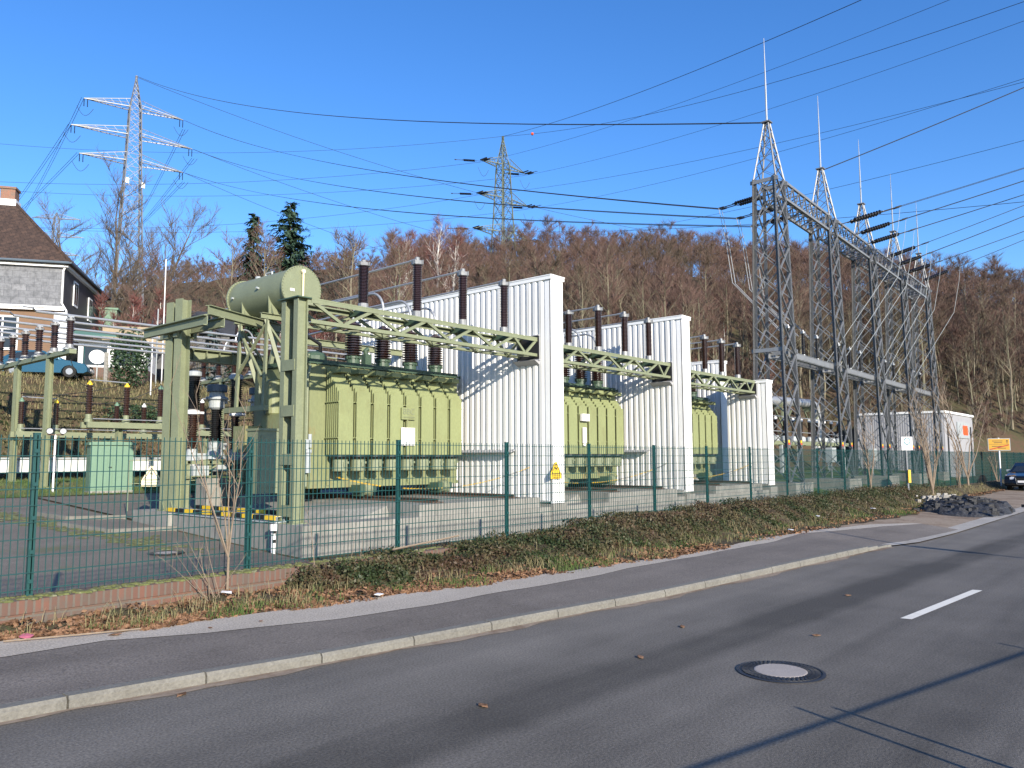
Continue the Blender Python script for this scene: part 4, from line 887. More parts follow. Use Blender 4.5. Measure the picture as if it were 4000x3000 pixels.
b = MB(); hbox(b, -5.5, -4.4, VD / 2 - .5, VD / 2 + .6, 17.4, 18.1); part(b, 'chimney_flashing', 'wtrim', ch)
b = MB(); b.tube([HP(.2, -.2, 12.45), HP(.05, -.22, 12.1), HP(.05, -.22, 10.0), HP(.35, -.28, 9.5), HP(.4, -.25, 6.3)], .06, 8); part(b, 'downpipe', 'wtrim', house)
def hwin(u0, u1, z0, z1, face='f', v=None):
    b = MB()
    if face == 'f': hbox(b, u0, u1, -.13, -.02, z0, z1)
    else: hbox(b, .06, .17, u0, u1, z0, z1)
    f = part(b, 'window', 'wtrim', house); b = MB(); m = (u0 + u1) / 2
    for a, c_ in ((u0 + .1, m - .05), (m + .05, u1 - .1)):
        if face == 'f': hbox(b, a, c_, -.145, -.12, z1 - .75, z1 - .12); hbox(b, a, c_, -.142, -.12, z0 + .15, z1 - .9)
        else: hbox(b, .165, .18, a, c_, z0 + .12, z1 - .12)
    part(b, 'pane', 'glass', f)
hwin(-4.1, -2.35, 6.9, 9.1); hwin(-6.5, -4.5, 6.9, 9.1); hwin(2.2, 3.3, 10.3, 12.0, 's'); hwin(6.4, 7.5, 10.0, 11.7, 's')
b = MB(); hbox(b, -.35, .4, -.24, -.02, 6.1, 9.4); part(b, 'porch_door', 'door', house)
b = MB(); hbox(b, .3, 1.5, 9.2, 10.6, 5.6, 11.4); hbox(b, .2, 1.6, 9.1, 10.7, 11.35, 11.5); part(b, 'wrapped_chimney_breast', 'mint', house)
ax = thing('annex', 'white flat roofed annex with green awning right of the slate house', 'annex', (21, 52, 5))
def abox(mb, *a): return hbox(mb, *a)
b = MB(); abox(b, .9, 5.0, .3, 5, 4.6, 6.0); part(b, 'base_wall', 'brick', ax)
b = MB(); abox(b, 1.0, 5.0, .35, 5, 6.0, 7.6); abox(b, .8, 5.2, .1, 5.1, 7.6, 7.78); part(b, 'wall', 'door', ax)
b = MB(); abox(b, 1.3, 2.7, .3, .36, 6.15, 7.4); abox(b, 3.1, 4.7, .3, .36, 6.15, 7.4); part(b, 'pane', 'glass', ax)
b = MB(); b.add([HP(.8, .3, 8.35), HP(5.2, .3, 8.15), HP(5.2, -.9, 7.85), HP(.8, -.9, 7.95), HP(.8, .3, 8.3), HP(5.2, .3, 8.1), HP(5.2, -.9, 7.8), HP(.8, -.9, 7.9)], [(0, 3, 2, 1), (4, 5, 6, 7), (0, 4, 7, 3), (1, 2, 6, 5), (2, 3, 7, 6)]); part(b, 'awning', 'awn', ax)
b = MB(); abox(b, 1.5, 6.5, 4.6, 4.7, 7.6, 9.4); single(b, 'board_fence', 'wood', 'brown board fence on the terrace above the annex', 'fence', tuple(HP(4, 4.6, 7.6)))
b = MB(); hbox(b, 4.0, 9.5, 11, 15, 6, 10.2); b.add([HP(3.6, 10.6, 10.0), HP(9.9, 10.6, 10.0), HP(9.9, 15.4, 10.0), HP(3.6, 15.4, 10.0), HP(3.6, 13, 12.2), HP(9.9, 13, 12.2)], [(0, 1, 5, 4), (1, 2, 5), (2, 3, 4, 5), (3, 0, 4)])
single(b, 'shed', 'dslate', 'dark shed with pitched roof behind the slate house', 'shed', tuple(HP(6, 13, 6)))

def car(name, label, loc, rz, paint_, kind):
    """side profile lofted across the width; wheels, glass, lamps as parts (x forward)"""
    t = thing(name, label, 'car', loc); t.rotation_euler.z = rz; L = Vector(loc)
    low = [(-2.2, .35), (-2.22, .62), (-2.15, .86), (-1.55, .93), (-.2, .93), (.75, .95), (1.35, .90), (2.02, .74), (2.16, .55), (2.18, .32), (2.0, .22), (1.72, .22), (1.66, .42), (1.5, .6), (1.3, .66), (1.1, .6), (.95, .42), (.9, .22), (-.95, .22), (-1.0, .42), (-1.15, .6), (-1.35, .66), (-1.55, .6), (-1.7, .42), (-1.76, .22), (-2.05, .24)]
    top = [(-2.0, .9), (-1.35, 1.32), (-.7, 1.42), (.0, 1.40), (.45, 1.24), (1.08, .92)]
    def loft(poly, wid, mb):
        n = len(poly); ws = [(-wid, 0, .93), (-wid + .08, 0, 1.), (wid - .08, 0, 1.), (wid, 0, .93)]
        vs = []
        for y, _, s_ in ws: vs += [(x * (.985 if s_ < 1 else 1), y, .58 + (z - .58) * s_) for x, z in poly]
        fs = [tuple(range(n)), tuple(range(4 * n - 1, 3 * n - 1, -1))]
        for k in range(3): fs += [(k * n + i, (k + 1) * n + i, (k + 1) * n + (i + 1) % n, k * n + (i + 1) % n) for i in range(n)]
        mb.add(vs, fs)
    def P(mb, nm, m, par, sm=False):
        o = mesh_obj(nm, mb.v, mb.f, M[m], None, None, sm); o.parent = par; return o
    b = MB(); loft(low, .86, b); bd = P(b, 'body', paint_, t, True)
    b = MB(); n = len(top); vs = []
    for y, zz in ((-.80, .0), (-.62, 1.), (.62, 1.), (.80, .0)): vs += [(x, (y if z < 1 else y * (.9 if abs(y) > .7 else 1)), z) for x, z in top]
    fs = [tuple(range(n)), tuple(range(4 * n - 1, 3 * n - 1, -1))]
    for k in range(3): fs += [(k * n + i, (k + 1) * n + i, (k + 1) * n + i + 1, k * n + i + 1) for i in range(n - 1)]
    b.add(vs, fs); P(b, 'cabin', paint_, t)
    b = MB(); 
    for s_ in (-1, 1):
        b.add([(-1.55, s_ * .795, .96), (-1.2, s_ * .745, 1.27), (-.3, s_ * .735, 1.34), (-.3, s_ * .795, .96)], [(0, 1, 2, 3)] if s_ < 0 else [(3, 2, 1, 0)])
        b.add([(-.22, s_ * .797, .96), (-.22, s_ * .737, 1.34), (.28, s_ * .737, 1.26), (.8, s_ * .797, .97)], [(0, 1, 2, 3)] if s_ < 0 else [(3, 2, 1, 0)])
    b.add([(1.06, -.7, .945), (1.06, .7, .945), (.5, .58, 1.235), (.5, -.58, 1.235)], [(0, 1, 2, 3)]); b.add([(-1.98, -.68, .93), (-1.98, .68, .93), (-1.42, .56, 1.30), (-1.42, -.56, 1.30)], [(3, 2, 1, 0)]); P(b, 'window', 'glass', t)
    for x in (1.3, -1.35):
        for s_ in (-1, 1):
            b = MB(); b.lathe([(.2, -.1), (.31, -.1), (.325, -.05), (.325, .05), (.31, .1), (.2, .1)], (x, s_ * .76, .32), 22, (0, 1, 0)); wh = P(b, 'wheel', 'rubber', t)
            b = MB(); b.lathe([(.17, -.108), (.17, .108)], (x, s_ * .76, .32), 18, (0, 1, 0)); P(b, 'rim', 'rim', wh)
    for s_ in (-1, 1):
        b = MB(); b.add([(2.06, s_ * .42, .70), (2.02, s_ * .74, .72), (2.12, s_ * .72, .58), (2.17, s_ * .44, .57)], [(0, 1, 2, 3), (3, 2, 1, 0)]); P(b, 'headlight', 'lens', t)
        b = MB(); b.box((.72, s_ * .9, 1.0), (.12, .18, .12)); P(b, 'mirror', 'grey' if kind == 'black' else paint_, t)
        b = MB(); b.box((-2.17, s_ * .62, .72), (.06, .32, .12)); P(b, 'tail_light', 'red', t)
    b = MB(); b.box((2.165, 0, .55), (.04, .66, .22)); gr = P(b, 'grille', 'black2', t)
    if kind == 'black':
        b = MB(); b.tube([(2.19, -.36, .66), (2.20, -.30, .34), (2.20, .30, .34), (2.19, .36, .66)], .015, 6); P(b, 'chrome_trim', 'rim', gr)
    b = MB(); b.box((2.195, 0, .47), (.02, .52, .11)); P(b, 'number_plate', 'litter', t)
    return t
cbz = tz(15.4, 47.0)
car('blue_car', 'blue saloon car parked on the bank in front of the slate house', (15.35, 46.3, cbz - .12), math.atan2(-.5426, .84), 'bluecar', 'blue')
car('black_car', 'black car parked facing the camera at the far end of the lay-by', (49.0, 6.75, -1.72), PI - .03, 'blackcar', 'black')
# things around the annex
t = thing('satellite_dish', 'white satellite dish on a pole below the annex', 'dish', (17.9, 46.3, 4.3))
b = MB(); b.lathe([(.05, .12), (.3, .05), (.42, 0), (.41, -.01), (.3, .03), (.05, .1)], (17.9, 46.3, 5.75), 20, (.25, .9, -.2)); part(b, 'dish', 'door', t, True); b = MB(); b.tube([(17.95, 46.4, 4), (17.95, 46.4, 5.8)], .04, 8); b.tube([(17.9, 46.3, 5.4), (17.8, 45.8, 5.7)], .015, 5); part(b, 'mount', 'grey', t)
b = MB(); b.tube([(17.95, 45.2, 3.6), (17.95, 45.2, 5.9)], .11, 7)
for i in range(9): b.box((17.95, 45.1, 3.9 + .22 * i), (.12, .05, .06))
single(b, 'concrete_post', 'conc', 'old notched concrete post beside the satellite dish', 'post', (17.95, 45.2, 3.8))
for i, (x, y, h) in enumerate(((12.6, 45.6, 2.1), (17.1, 46.0, 2.0))):
    b = MB(); z = tz(x, y); b.tube([(x, y, z - .2), (x, y, z + h)], .03, 7); single(b, 'fence_post', 'fence', 'thin green post standing on the bank %s the blue car' % ('in front of', 'just right of')[i], 'post', (x, y, z), 'thin green posts on the bank')
for i, (x, y, h, lab) in enumerate(((22.6, 48.5, 8.0, 'tall thin white pole behind the evergreen bush'), (20.0, 44.2, 3.2, 'thin white pole right of the evergreen bush'), (20.9, 45.6, 4.5, 'thin grey pole among the bushes on the bank'))):
    b = MB(); z = tz(x, y); b.tube([(x, y, z - .2), (x, y, z + h)], .035, 7); single(b, 'slim_pole', 'door' if i < 2 else 'grey', lab, 'pole', (x, y, z), 'thin poles on the bank')

# ------------------------------------------------------------------ portal of five lattice towers
def lattice(mb, c0, c1, h0, h1, n, t, up=True, chords=True):
    """X-braced four-sided lattice between square (or w,d) sections centred c0 and c1; returns the four leg lines"""
    c0, c1 = Vector(c0), Vector(c1); sg = ((-1, -1), (1, -1), (1, 1), (-1, 1))
    def pt(k, f):
        w = [h0[i] + (h1[i] - h0[i]) * f for i in (0, 1)]; c = c0.lerp(c1, f); return c + Vector((sg[k][0] * w[0], sg[k][1] * w[1], 0))
    fs = [0.]; 
    for i in range(n): fs.append(fs[-1] + 1 + (0 if not up else -.35 * i / n))
    fs = [f / fs[-1] for f in fs]
    for k in range(4):
        q = (k + 1) % 4
        for i in range(n):
            mb.beam(pt(k, fs[i]), pt(q, fs[i + 1]), t, t * .35); mb.beam(pt(q, fs[i]), pt(k, fs[i + 1]), t, t * .35)
    return [(pt(k, 0), pt(k, 1)) for k in range(4)]
PXS = [36.9 + 8.2 * i for i in range(5)]; PYS = [15.25 + .3 * i for i in range(5)]
def tower(i):
    x, y = PXS[i], PYS[i]; z0 = -1.15
    t = thing('lattice_tower', '%s of five grey lattice towers with spire and lightning rod, counted from the white walls' % ('first', 'second', 'third', 'fourth', 'fifth')[i], 'tower', (x, y, z0), 'grey lattice towers of the portal')
    b = MB(); legs = lattice(b, (x, y, z0), (x, y, 13.6), (.78, .86), (.52, .56), 11, .085); 
    part(b, 'bracing', 'steel', t)
    for (a, c), (fa, fb) in zip(legs, ((1, 1), (-1, 1), (-1, -1), (1, -1))):
        b = MB(); b.beam(a, c, .16, .16, up=(1, 0, 0)) if False else b.angle(a, c, .17, .022, up=(0, 1, 0), fa=fa, fb=fb); b.angle(a, c, .17, .022, up=(0, 1, 0), fa=fa, fb=fb); part(b, 'leg', 'steel', t)
    b = MB(); lg = lattice(b, (x, y, 13.6), (x, y, 16.55), (.52, .56), (.10, .10), 5, .045)
    for a, c in lg: b.beam(a, c, .06, .06)
    b.box((x, y, 16.56), (.42, .42, .06)); b.box((x, y, 13.6), (1.2, 1.25, .05)) if i < 0 else None
    part(b, 'spire', 'pyl', t)
    b = MB(); b.tube([(x, y, 16.5), (x, y, 18.2), (x, y, 19.6), (x, y, 20.95)], [.05, .045, .03, .012], 6); part(b, 'lightning_rod', 'alu', t)
    for z, a in ((13.45, .58), (5.1, .72)):
        for s_ in (-1, 1): b = MB(); b.bx(x + s_ * a - .03, x + s_ * a + .03, y - a - .12, y + a + .12, z - .09, z + .09); part(b, 'cross_channel', 'steel', t)
    f = MB(); f.bx(x - 1.05, x + 1.1, y - 1.2, y + 1.25, -2.4, -1.17); single(f, 'tower_foundation', 'conc', 'concrete block under the %s grey lattice tower' % ('first', 'second', 'third', 'fourth', 'fifth')[i], 'foundation', (x, y, -2), 'concrete blocks under the lattice towers')
    b = MB()
    for sx in (-.74, .74): b.box((x + sx, y - .83, .75), (.15, .03, .12)); 
    part(b, 'yellow_band', 'yellow', t); b = MB()
    for sx in (-.735, .735): b.box((x + sx, y - .835, .64), (.15, .03, .08))
    part(b, 'red_band', 'orange', t)
for i in range(5): tower(i)
SPN = ('first', 'second', 'third', 'fourth')
for i in range(4):
    x0, x1 = PXS[i] + .5, PXS[i + 1] - .5; ya, yb = PYS[i], PYS[i + 1]
    t = thing('portal_beam', '%s span of the high lattice beam joining the grey towers' % SPN[i], 'beam', (x0, ya, 13.4), 'high lattice beams of the portal')
    P4 = lambda f, sy, z: Vector((x0 + (x1 - x0) * f, ya + (yb - ya) * f + sy * .5, z))
    b = MB()
    for sy in (-1, 1):
        for z in (12.75, 13.6): b.beam(P4(0, sy, z), P4(1, sy, z), .12, .12)
    part(b, 'chord', 'steel', t)
    b = MB(); n = 8
    for k in range(n):
        f0, f1 = k / n, (k + 1) / n; m_ = (f0 + f1) / 2
        for sy in (-1, 1): b.beam(P4(f0, sy, 12.75), P4(m_, sy, 13.6), .06, .03); b.beam(P4(m_, sy, 13.6), P4(f1, sy, 12.75), .06, .03)
        for z in (12.75, 13.6): b.beam(P4(f0, -1, z), P4(f1, 1, z), .06, .03); b.beam(P4(f0, 1, z), P4(f0, -1, z), .06, .03)
    part(b, 'bracing', 'steel', t)
    t = thing('low_portal_beam', '%s span of the lower grey beam joining the lattice towers' % SPN[i], 'beam', (x0, ya, 5), 'lower beams of the portal')
    b = MB(); P5 = lambda f, sy, z: Vector((x0 - .1 + (x1 - x0 + .2) * f, ya + (yb - ya) * f + sy * .5, z))
    for sy in (-1, 1): b.beam(P5(0, sy, 4.98), P5(1, sy, 4.98), .03, .26); b.beam(P5(0, sy * .9, 5.14), P5(1, sy * .9, 5.14), .12, .02); b.beam(P5(0, sy * .9, 4.82), P5(1, sy * .9, 4.82), .12, .02)
    part(b, 'channel', 'steel', t)
    b = MB()
    for k in range(14): b.beam(P5(k / 14, -1, 4.86), P5((k + 1) / 14, 1, 4.86), .05, .02); b.beam(P5(k / 14, 1, 4.86), P5((k + 1) / 14, -1, 4.86), .05, .02)
    part(b, 'bottom_bracing', 'steel', t)
    for k, f in enumerate((.2, .5, .8)):
        p = P5(f, 0, 5.15)
        post_ins('small_insulator', '%s dark insulator with silver cap on the %s lower portal span' % (('first', 'second', 'third')[k], SPN[i]), 'insulator', 'silver capped insulators on the lower beams', tuple(p), 1.5, .09, 14, mat='black', cap='rim')
# tension strings and the line conductors
def tstring(p0, p1, label, dbl=.16, name='tension_string', grp='tension insulator strings', r=.075):
    """double string of discs from the beam p0 to the clamp p1"""
    p0, p1 = Vector(p0), Vector(p1); d = (p1 - p0); Ln = d.length; d.normalize(); sd_ = d.cross(Vector((0, 0, 1))).normalized()
    t = thing(name, label, 'insulator', tuple(p0), grp)
    b = MB()
    for s_ in (-1, 1):
        o = sd_ * dbl * s_; b.sheds(p0 + d * Ln * .22 + o, p0 + d * Ln * .66 + o, r, r, r * .55, 10, 8)
    part(b, 'discs', 'black', t)
    b = MB(); b.tube([p0, p0 + d * Ln * .18], .03, 6); b.beam(p0 + d * Ln * .18 - sd_ * dbl * 1.2, p0 + d * Ln * .18 + sd_ * dbl * 1.2, .06, .04); b.beam(p0 + d * Ln * .69 - sd_ * dbl * 1.2, p0 + d * Ln * .69 + sd_ * dbl * 1.2, .06, .04)
    for s_ in (-1, 1): b.tube([p0 + d * Ln * .18 + sd_ * dbl * s_, p0 + d * Ln * .7 + sd_ * dbl * s_], .02, 5); b.tube([p0 + d * Ln * .7 + sd_ * dbl * s_ * .6, p1 + sd_ * dbl * s_ * .6], .028, 5); b.tube([p1 - d * .35 + sd_ * dbl * s_ * .6, p1 + sd_ * dbl * s_ * .6], .05, 6)
    part(b, 'fittings', 'wire', t); return t
def cable(p0, p1, sag, r, label, grp, pair=0., name='power_line', n=24):
    p0, p1 = Vector(p0), Vector(p1); d = (p1 - p0).normalized(); sd_ = d.cross(Vector((0, 0, 1))).normalized(); b = MB()
    for s_ in ((-1, 1) if pair else (0,)):
        o = sd_ * pair * s_; b.tube([p0.lerp(p1, i / n) + o - Vector((0, 0, sag * 4 * (i / n) * (1 - i / n))) for i in range(n + 1)], r, 4, False)
    return single(b, name, 'wire', label, 'cable', tuple(p0), grp)
LP = [(60.3, 144.0)]; au = Vector((.966, -.26, 0))
ARMS = [(64.2, 8.3), (58.9, 10.1), (54.0, 8.6)]
RT = [Vector((60.3, 144, z)) + au * (a + .2) for z, a in ARMS]; LT = [Vector((60.3, 144, z)) - au * (a + .2) for z, a in ARMS]
PSTR = []
for k, (x, lab) in enumerate(((38.6, 'nearest'), (40.9, 'middle'), (43.0, 'farthest'))):
    y = 15.3; p0 = Vector((x, y + .5, 13.5)); d = (RT[k] - p0).normalized(); d.z = .02; p1 = p0 + d * 3.6; PSTR.append(p1)
    tstring(p0, p1, '%s insulator string pulled towards the left pylon from the portal' % lab, .2, r=.1)
    cable(p1, RT[k], 2.2, .021, '%s pair of conductors between the portal and the left pylon' % ('highest', 'middle', 'lowest')[k], 'conductors between portal and left pylon', .18, n=32)
    b = MB()
    for s_ in (-.18, .18):
        q = p1 + Vector((s_, 0, 0)); b.tube([q, q + Vector((.5, -.1, -1.6)), q + Vector((1.0, -.2, -4)), (x + 2.2 + s_, y + 1.2, 6.7)], [.016, .018, .022, .022], 6)
    single(b, 'dropper', 'alu', 'pair of pale droppers hanging from the %s left string' % lab, 'cable', tuple(p1), 'droppers below the insulator strings')
far_r = [(Vector((45.5, 14.8, 13.2)), (53.7, 6.81, 16.8)), (Vector((47.9, 14.9, 13.1)), (57.25, 7.3, 17.1)), (Vector((50.2, 15., 13.0)), (59.6, 7.6, 16.9)), (Vector((55.0, 15.1, 13.1)), (65.5, 8.4, 17.8)), (Vector((57.4, 15.2, 13.0)), (69.0, 8.96, 17.9)), (Vector((59.8, 15.3, 12.9)), (70.0, 9.2, 17.0)), (Vector((64.5, 15.4, 13.1)), (71.4, 9.4, 16.7))]
ORD7 = ('first', 'second', 'third', 'fourth', 'fifth', 'sixth', 'last')
for k, (p0, q) in enumerate(far_r):
    d = (Vector(q) - p0).normalized(); p1 = p0 + d * 3.9
    tstring(p0, p1, '%s insulator string on the road side of the portal, counted from the white walls' % ORD7[k], .2, r=.13)
    cable(p1, p0 + d * 95 + Vector((0, 0, 6)), 1.5, .014, '%s pair of conductors leaving the portal over the road, counted from the white walls' % ORD7[k], 'conductors leaving the portal over the road', .18)
    b = MB()
    for s_ in (0,):
        e_ = p1 + Vector((s_, 0, 0)); b.tube([e_, e_ + Vector((-.2, .1, -1.2)), e_ + Vector((-.5, .5, -3.6)), (p0.x + s_ - .6, p0.y + .8, 5.3)], [.010, .012, .015, .015], 6)
    single(b, 'dropper', 'grey', 'thin pale dropper hanging from the %s road side string' % ORD7[k], 'cable', tuple(p1), 'droppers below the insulator strings')
EW = 'earth wires and far conductors'
cable((60.3, 144, 70.6), (PXS[0] - .15, PYS[0], 16.5), 2.8, .035, 'thick earth wire from the tip of the left pylon to the first portal tower', EW, n=36)
cable((PXS[1] + .1, PYS[1] - .1, 16.5), (53.93 + 26, 6.55 - 25, 22.04 + 17), .6, .028, 'earth wire rising to the right from the second portal tower', EW)

# ------------------------------------------------------------------ pylons
def pylon(c, au, ztop, zarm, wbase, wtop, zb, name, label, mat, scale_t=1., tipw=.12, cap=None):
    t = thing(name, label, 'pylon', (c[0], c[1], zb), 'electricity pylons'); av = Vector((-au.y, au.x, 0)); c = Vector((c[0], c[1], 0))
    def P(u, v, z): return c + au * u + av * v + Vector((0, 0, z))
    zt = zarm[0][0]; H = zt - zb; W = lambda z: wtop + (wbase - wtop) * max(0, (zt - z) / H) ** 1.15 if z <= zt else max(tipw, wtop * (1 - (z - zt) / (ztop - zt)))
    zs = [zb]; 
    while zs[-1] < ztop - .6: zs.append(zs[-1] + max(.9, W(zs[-1]) * 1.9))
    zs[-1] = ztop; b = MB(); sg = ((-1, -1), (1, -1), (1, 1), (-1, 1)); tk = .10 * scale_t
    for za, zc in zip(zs[:-1], zs[1:]):
        for k in range(4):
            (a1, a2), (c1, c2) = sg[k], sg[(k + 1) % 4]; wa, wc = W(za), W(zc)
            b.beam(P(a1 * wa, a2 * wa, za), P(c1 * wc, c2 * wc, zc), tk, tk * .6); b.beam(P(c1 * wa, c2 * wa, za), P(a1 * wc, a2 * wc, zc), tk, tk * .6); b.beam(P(a1 * wc, a2 * wc, zc), P(c1 * wc, c2 * wc, zc), tk, tk * .6)
    part(b, 'bracing', mat, t)
    for k in range(4):
        b = MB()
        for za, zc in zip(zs[:-1], zs[1:]): b.beam(P(sg[k][0] * W(za), sg[k][1] * W(za), za), P(sg[k][0] * W(zc), sg[k][1] * W(zc), zc), .2 * scale_t * (1 if za < zt else .6), .2 * scale_t * (1 if za < zt else .6))
        part(b, 'leg', mat, t)
    for z, a in zarm:
        for s_ in (-1, 1):
            b = MB(); w0 = W(z); tip = P(s_ * a, 0, z); n = 6
            for sv in (-1, 1):
                r0, r1 = P(s_ * w0, sv * w0, z), P(s_ * w0, sv * w0, z + 1.55 * scale_t); b.beam(r0, tip, .16 * scale_t, .16 * scale_t); b.beam(r1, tip, .10 * scale_t, .10 * scale_t)
                for i in range(n):
                    f = i / n; g_ = (i + .6) / n; b.beam(r0.lerp(tip, f), r1.lerp(tip, g_), tk * .7, tk * .5)
            for i in range(n):
                f = i / n; g_ = (i + 1) / n; b.beam(P(s_ * w0, -w0, z).lerp(tip, f), P(s_ * w0, w0, z).lerp(tip, g_), tk * .7, tk * .5)
            arm = part(b, 'cross_arm', mat, t)
            b = MB()
            for q in (-.5, .5):
                p = P(s_ * (a - .3) + q * (.8 if mat == 'pyg' else .55), 0, z - .1); b.sheds(p, p + Vector((0, 0, -.1)) + av * (-2.0), .14, .14, .08, 6, 6) if mat == 'pyg' else b.sheds(p, p - Vector((0, 0, 1.4)), .10, .10, .05, 6, 6)
            part(b, 'insulator', 'black', arm)
            b = MB(); b.tube([P(s_ * (a - .3) - .9, -.6, z - 1.7) + Vector((0, 0, -.2 - 1.5 * math.sin(PI * i / 8))) + au * 2.6 * (i / 8 - .2) for i in range(9)], .035, 4); part(b, 'jumper', 'wire', arm)
    return t
pylon((60.3, 144.0), au, 70.6, ARMS, 2.9, .95, 14, 'lattice_pylon', 'tall grey lattice pylon with three cross arms behind the large bare tree', 'pyl', .95)
b = MB(); b.box((59.0, 143, 50.2), (.6, .25, 1.0)); b.box((61.5, 142.2, 49.7), (.6, .25, 1.0)); single(b, 'antenna_panels', 'door', 'white antenna panels fixed to the left pylon below its arms', 'antenna', (60, 142.6, 50.5))
cu_ = Vector((.99, -.14, 0)).normalized(); CARM = [(56.9, 5.6), (50.2, 6.5), (43.3, 7.4)]
pylon((112.15, 99.6), cu_, 63.0, CARM, 2.7, .95, 20, 'lattice_pylon', 'greenish lattice pylon with three short arms above the first white wall', 'pyg', .95)
pylon((154.5, 462.4), Vector((.8, -.6, 0)), 134.5, [(131, 12), (121, 14), (111, 12)], 3.2, 1.2, 60, 'lattice_pylon', 'tiny faint pylon far away beside the house roof', 'pyl', 1.6)
# lines hung from the pylons
def tip(c, u, z, a): return Vector((c[0], c[1], z)) + u * a
CC = (112.15, 99.6); LC = (60.3, 144.0)
ends = [((74.83, 20.61, 42.43), 1.62), ((82.76, 11.49, 42.38), 1.5), ((84.03, 10.03, 37.63), 1.5), ((84.0, 10.06, 37.05), 1.4), ((83.78, 10.32, 31.71), 1.5), ((71.62, 9.06, 22.78), 1.6)]
srcs = [tip(CC, cu_, 56.9, -5.6), tip(CC, cu_, 56.9, 5.6), tip(CC, cu_, 50.2, 6.5), tip(CC, cu_, 50.2, -6.5), tip(CC, cu_, 43.3, 7.4), tip(CC, cu_, 43.3, -7.4)]
L6 = ('upper left', 'upper right', 'middle right', 'middle left', 'lower right', 'lower left')
for k, (s_, (e_, ex)) in enumerate(zip(srcs, ends)):
    e2 = s_ + (Vector(e_) - s_) * ex; cable(s_ - Vector((0, 0, .5)), e2, 3.0, .022, 'conductor passing overhead to the right from the %s arm of the middle pylon' % L6[k], 'conductors overhead from the middle pylon', n=36)
    dd = (e2 - s_).normalized(); tstring(s_ - Vector((0, 0, .3)), s_ - Vector((0, 0, .5)) + dd * 5.2, 'right hand insulator string on the %s arm of the middle pylon' % L6[k], .25, r=.15, grp='strings on the middle pylon')
    q = Vector((-20 + 8 * k, 250, s_.z + 12)); cable(s_ - Vector((0, 0, .5)), q, 9, .03, 'conductor leaving behind the hill from the %s arm of the middle pylon' % L6[k], 'conductors leaving the middle pylon behind', n=30)
    dd = (q - s_).normalized(); dd.z -= .05; tstring(s_ - Vector((0, 0, .3)), s_ + dd * 5.0, 'left hand insulator string on the %s arm of the middle pylon' % L6[k], .25, r=.15, grp='strings on the middle pylon')
tp = Vector((112.15, 99.6, 63.0)); e_ = tp + (Vector((70.87, 25.17, 42.45)) - tp) * 1.6
cable(tp, e_, 2.5, .035, 'earth wire passing overhead from the tip of the middle pylon', EW, n=36)
cable(tp, Vector((0, 240, 78)), 8, .03, 'earth wire leaving to the left from the tip of the middle pylon', EW, n=30)
e3 = tp + (Vector((84.03, 10.03, 47.0)) - tp) * 1.5; mo = cable(tp, e3, 5.5, .03, 'thin wire carrying the red marker ball', EW, n=36)
pb = tp.lerp(e3, .075) - Vector((0, 0, 5.5 * 4 * .075 * .925)); b = MB(); b.lathe([(.05, -.28), (.2, -.2), (.28, 0), (.2, .2), (.05, .28)], tuple(pb), 14); single(b, 'marker_ball', 'orange', 'small red marker ball on a wire above the middle pylon', 'ball', tuple(pb), smooth=True)
for k, (z, a) in enumerate(ARMS):
    cable(LT[k], Vector((120 - 20 * k, 480, 105 - 9 * k)), 12, .04, '%s conductor pair from the left arms of the left pylon towards the far pylon' % ('upper', 'middle', 'lower')[k], 'conductors behind the left pylon', .2, n=24)
    cable(RT[k] - Vector((0, 0, 1.8)), Vector((170 - 20 * k, 470, 105 - 9 * k)), 12, .04, '%s conductor pair from the right arms of the left pylon towards the far pylon' % ('upper', 'middle', 'lower')[k], 'conductors behind the left pylon', .2, n=24)
for k, (a, c_) in enumerate((((60.3, 144, 70.4), (175, 60, 45)), (tuple(RT[1]), (190, 60, 38)), (tuple(RT[2]), (185, 70, 33)))):
    cable(a, c_, 6 + k, .035, 'thin line sloping down behind the middle pylon from the left pylon, %s of three' % ('top', 'middle', 'bottom')[k], EW, n=30)

# ------------------------------------------------------------------ right hand side
t = thing('bus_stop_sign', 'white bus stop sign with green H on a pole by the verge', 'sign', (32.44, 8.4, -1.75))
b = MB(); b.tube([(32.42, 8.42, -1.8), (32.40, 8.44, .28)], .038, 8); part(b, 'pole', 'steel', t)
rz = R(-41); ca, sa = math.cos(rz), math.sin(rz); sc_ = Vector((32.40, 8.40, .51)); n_ = Vector((sa, -ca, 0))
b = MB(); b.box(tuple(sc_), (.45, .03, .50), rz); bo = part(b, 'board', 'door', t)
b = MB(); pr = [(.10, 0), (.10, .004), (.14, .004), (.14, 0)]; c_ = sc_ + n_ * .017 + Vector((0, 0, .085)); b.lathe(pr, tuple(c_), 32, tuple(n_)); part(b, 'green_ring', 'teal', bo)
b = MB(); b.lathe([(.102, 0), (.10, .0055)], tuple(c_), 32, tuple(n_)); part(b, 'ring_centre', 'door', bo)
b = MB(); uu = Vector((ca, sa, 0)); cc = c_ + n_ * .0065
for s_ in (-1, 1): b.beam(cc + uu * .045 * s_ - Vector((0, 0, .065)), cc + uu * .045 * s_ + Vector((0, 0, .065)), .018, .003, up=tuple(n_))
b.beam(cc - uu * .045, cc + uu * .045, .016, .003, up=tuple(n_)); part(b, 'letter_h', 'teal', bo)
text('Oege, Umspannwerk', 'lettering', .045, tuple(sc_ + n_ * .0165 - Vector((0, 0, .105))), (R(90), 0, rz), 'teal', bo); 
b = MB(); b.box(tuple(sc_ + n_ * .0165 - uu * .04 - Vector((0, 0, .15))), (.22, .003, .012), rz); part(b, 'small_line', 'grey', bo)
b = MB(); b.box((32.37, 8.36, -.72), (.10, .05, .48), rz); part(b, 'timetable_case', 'chainy', t)
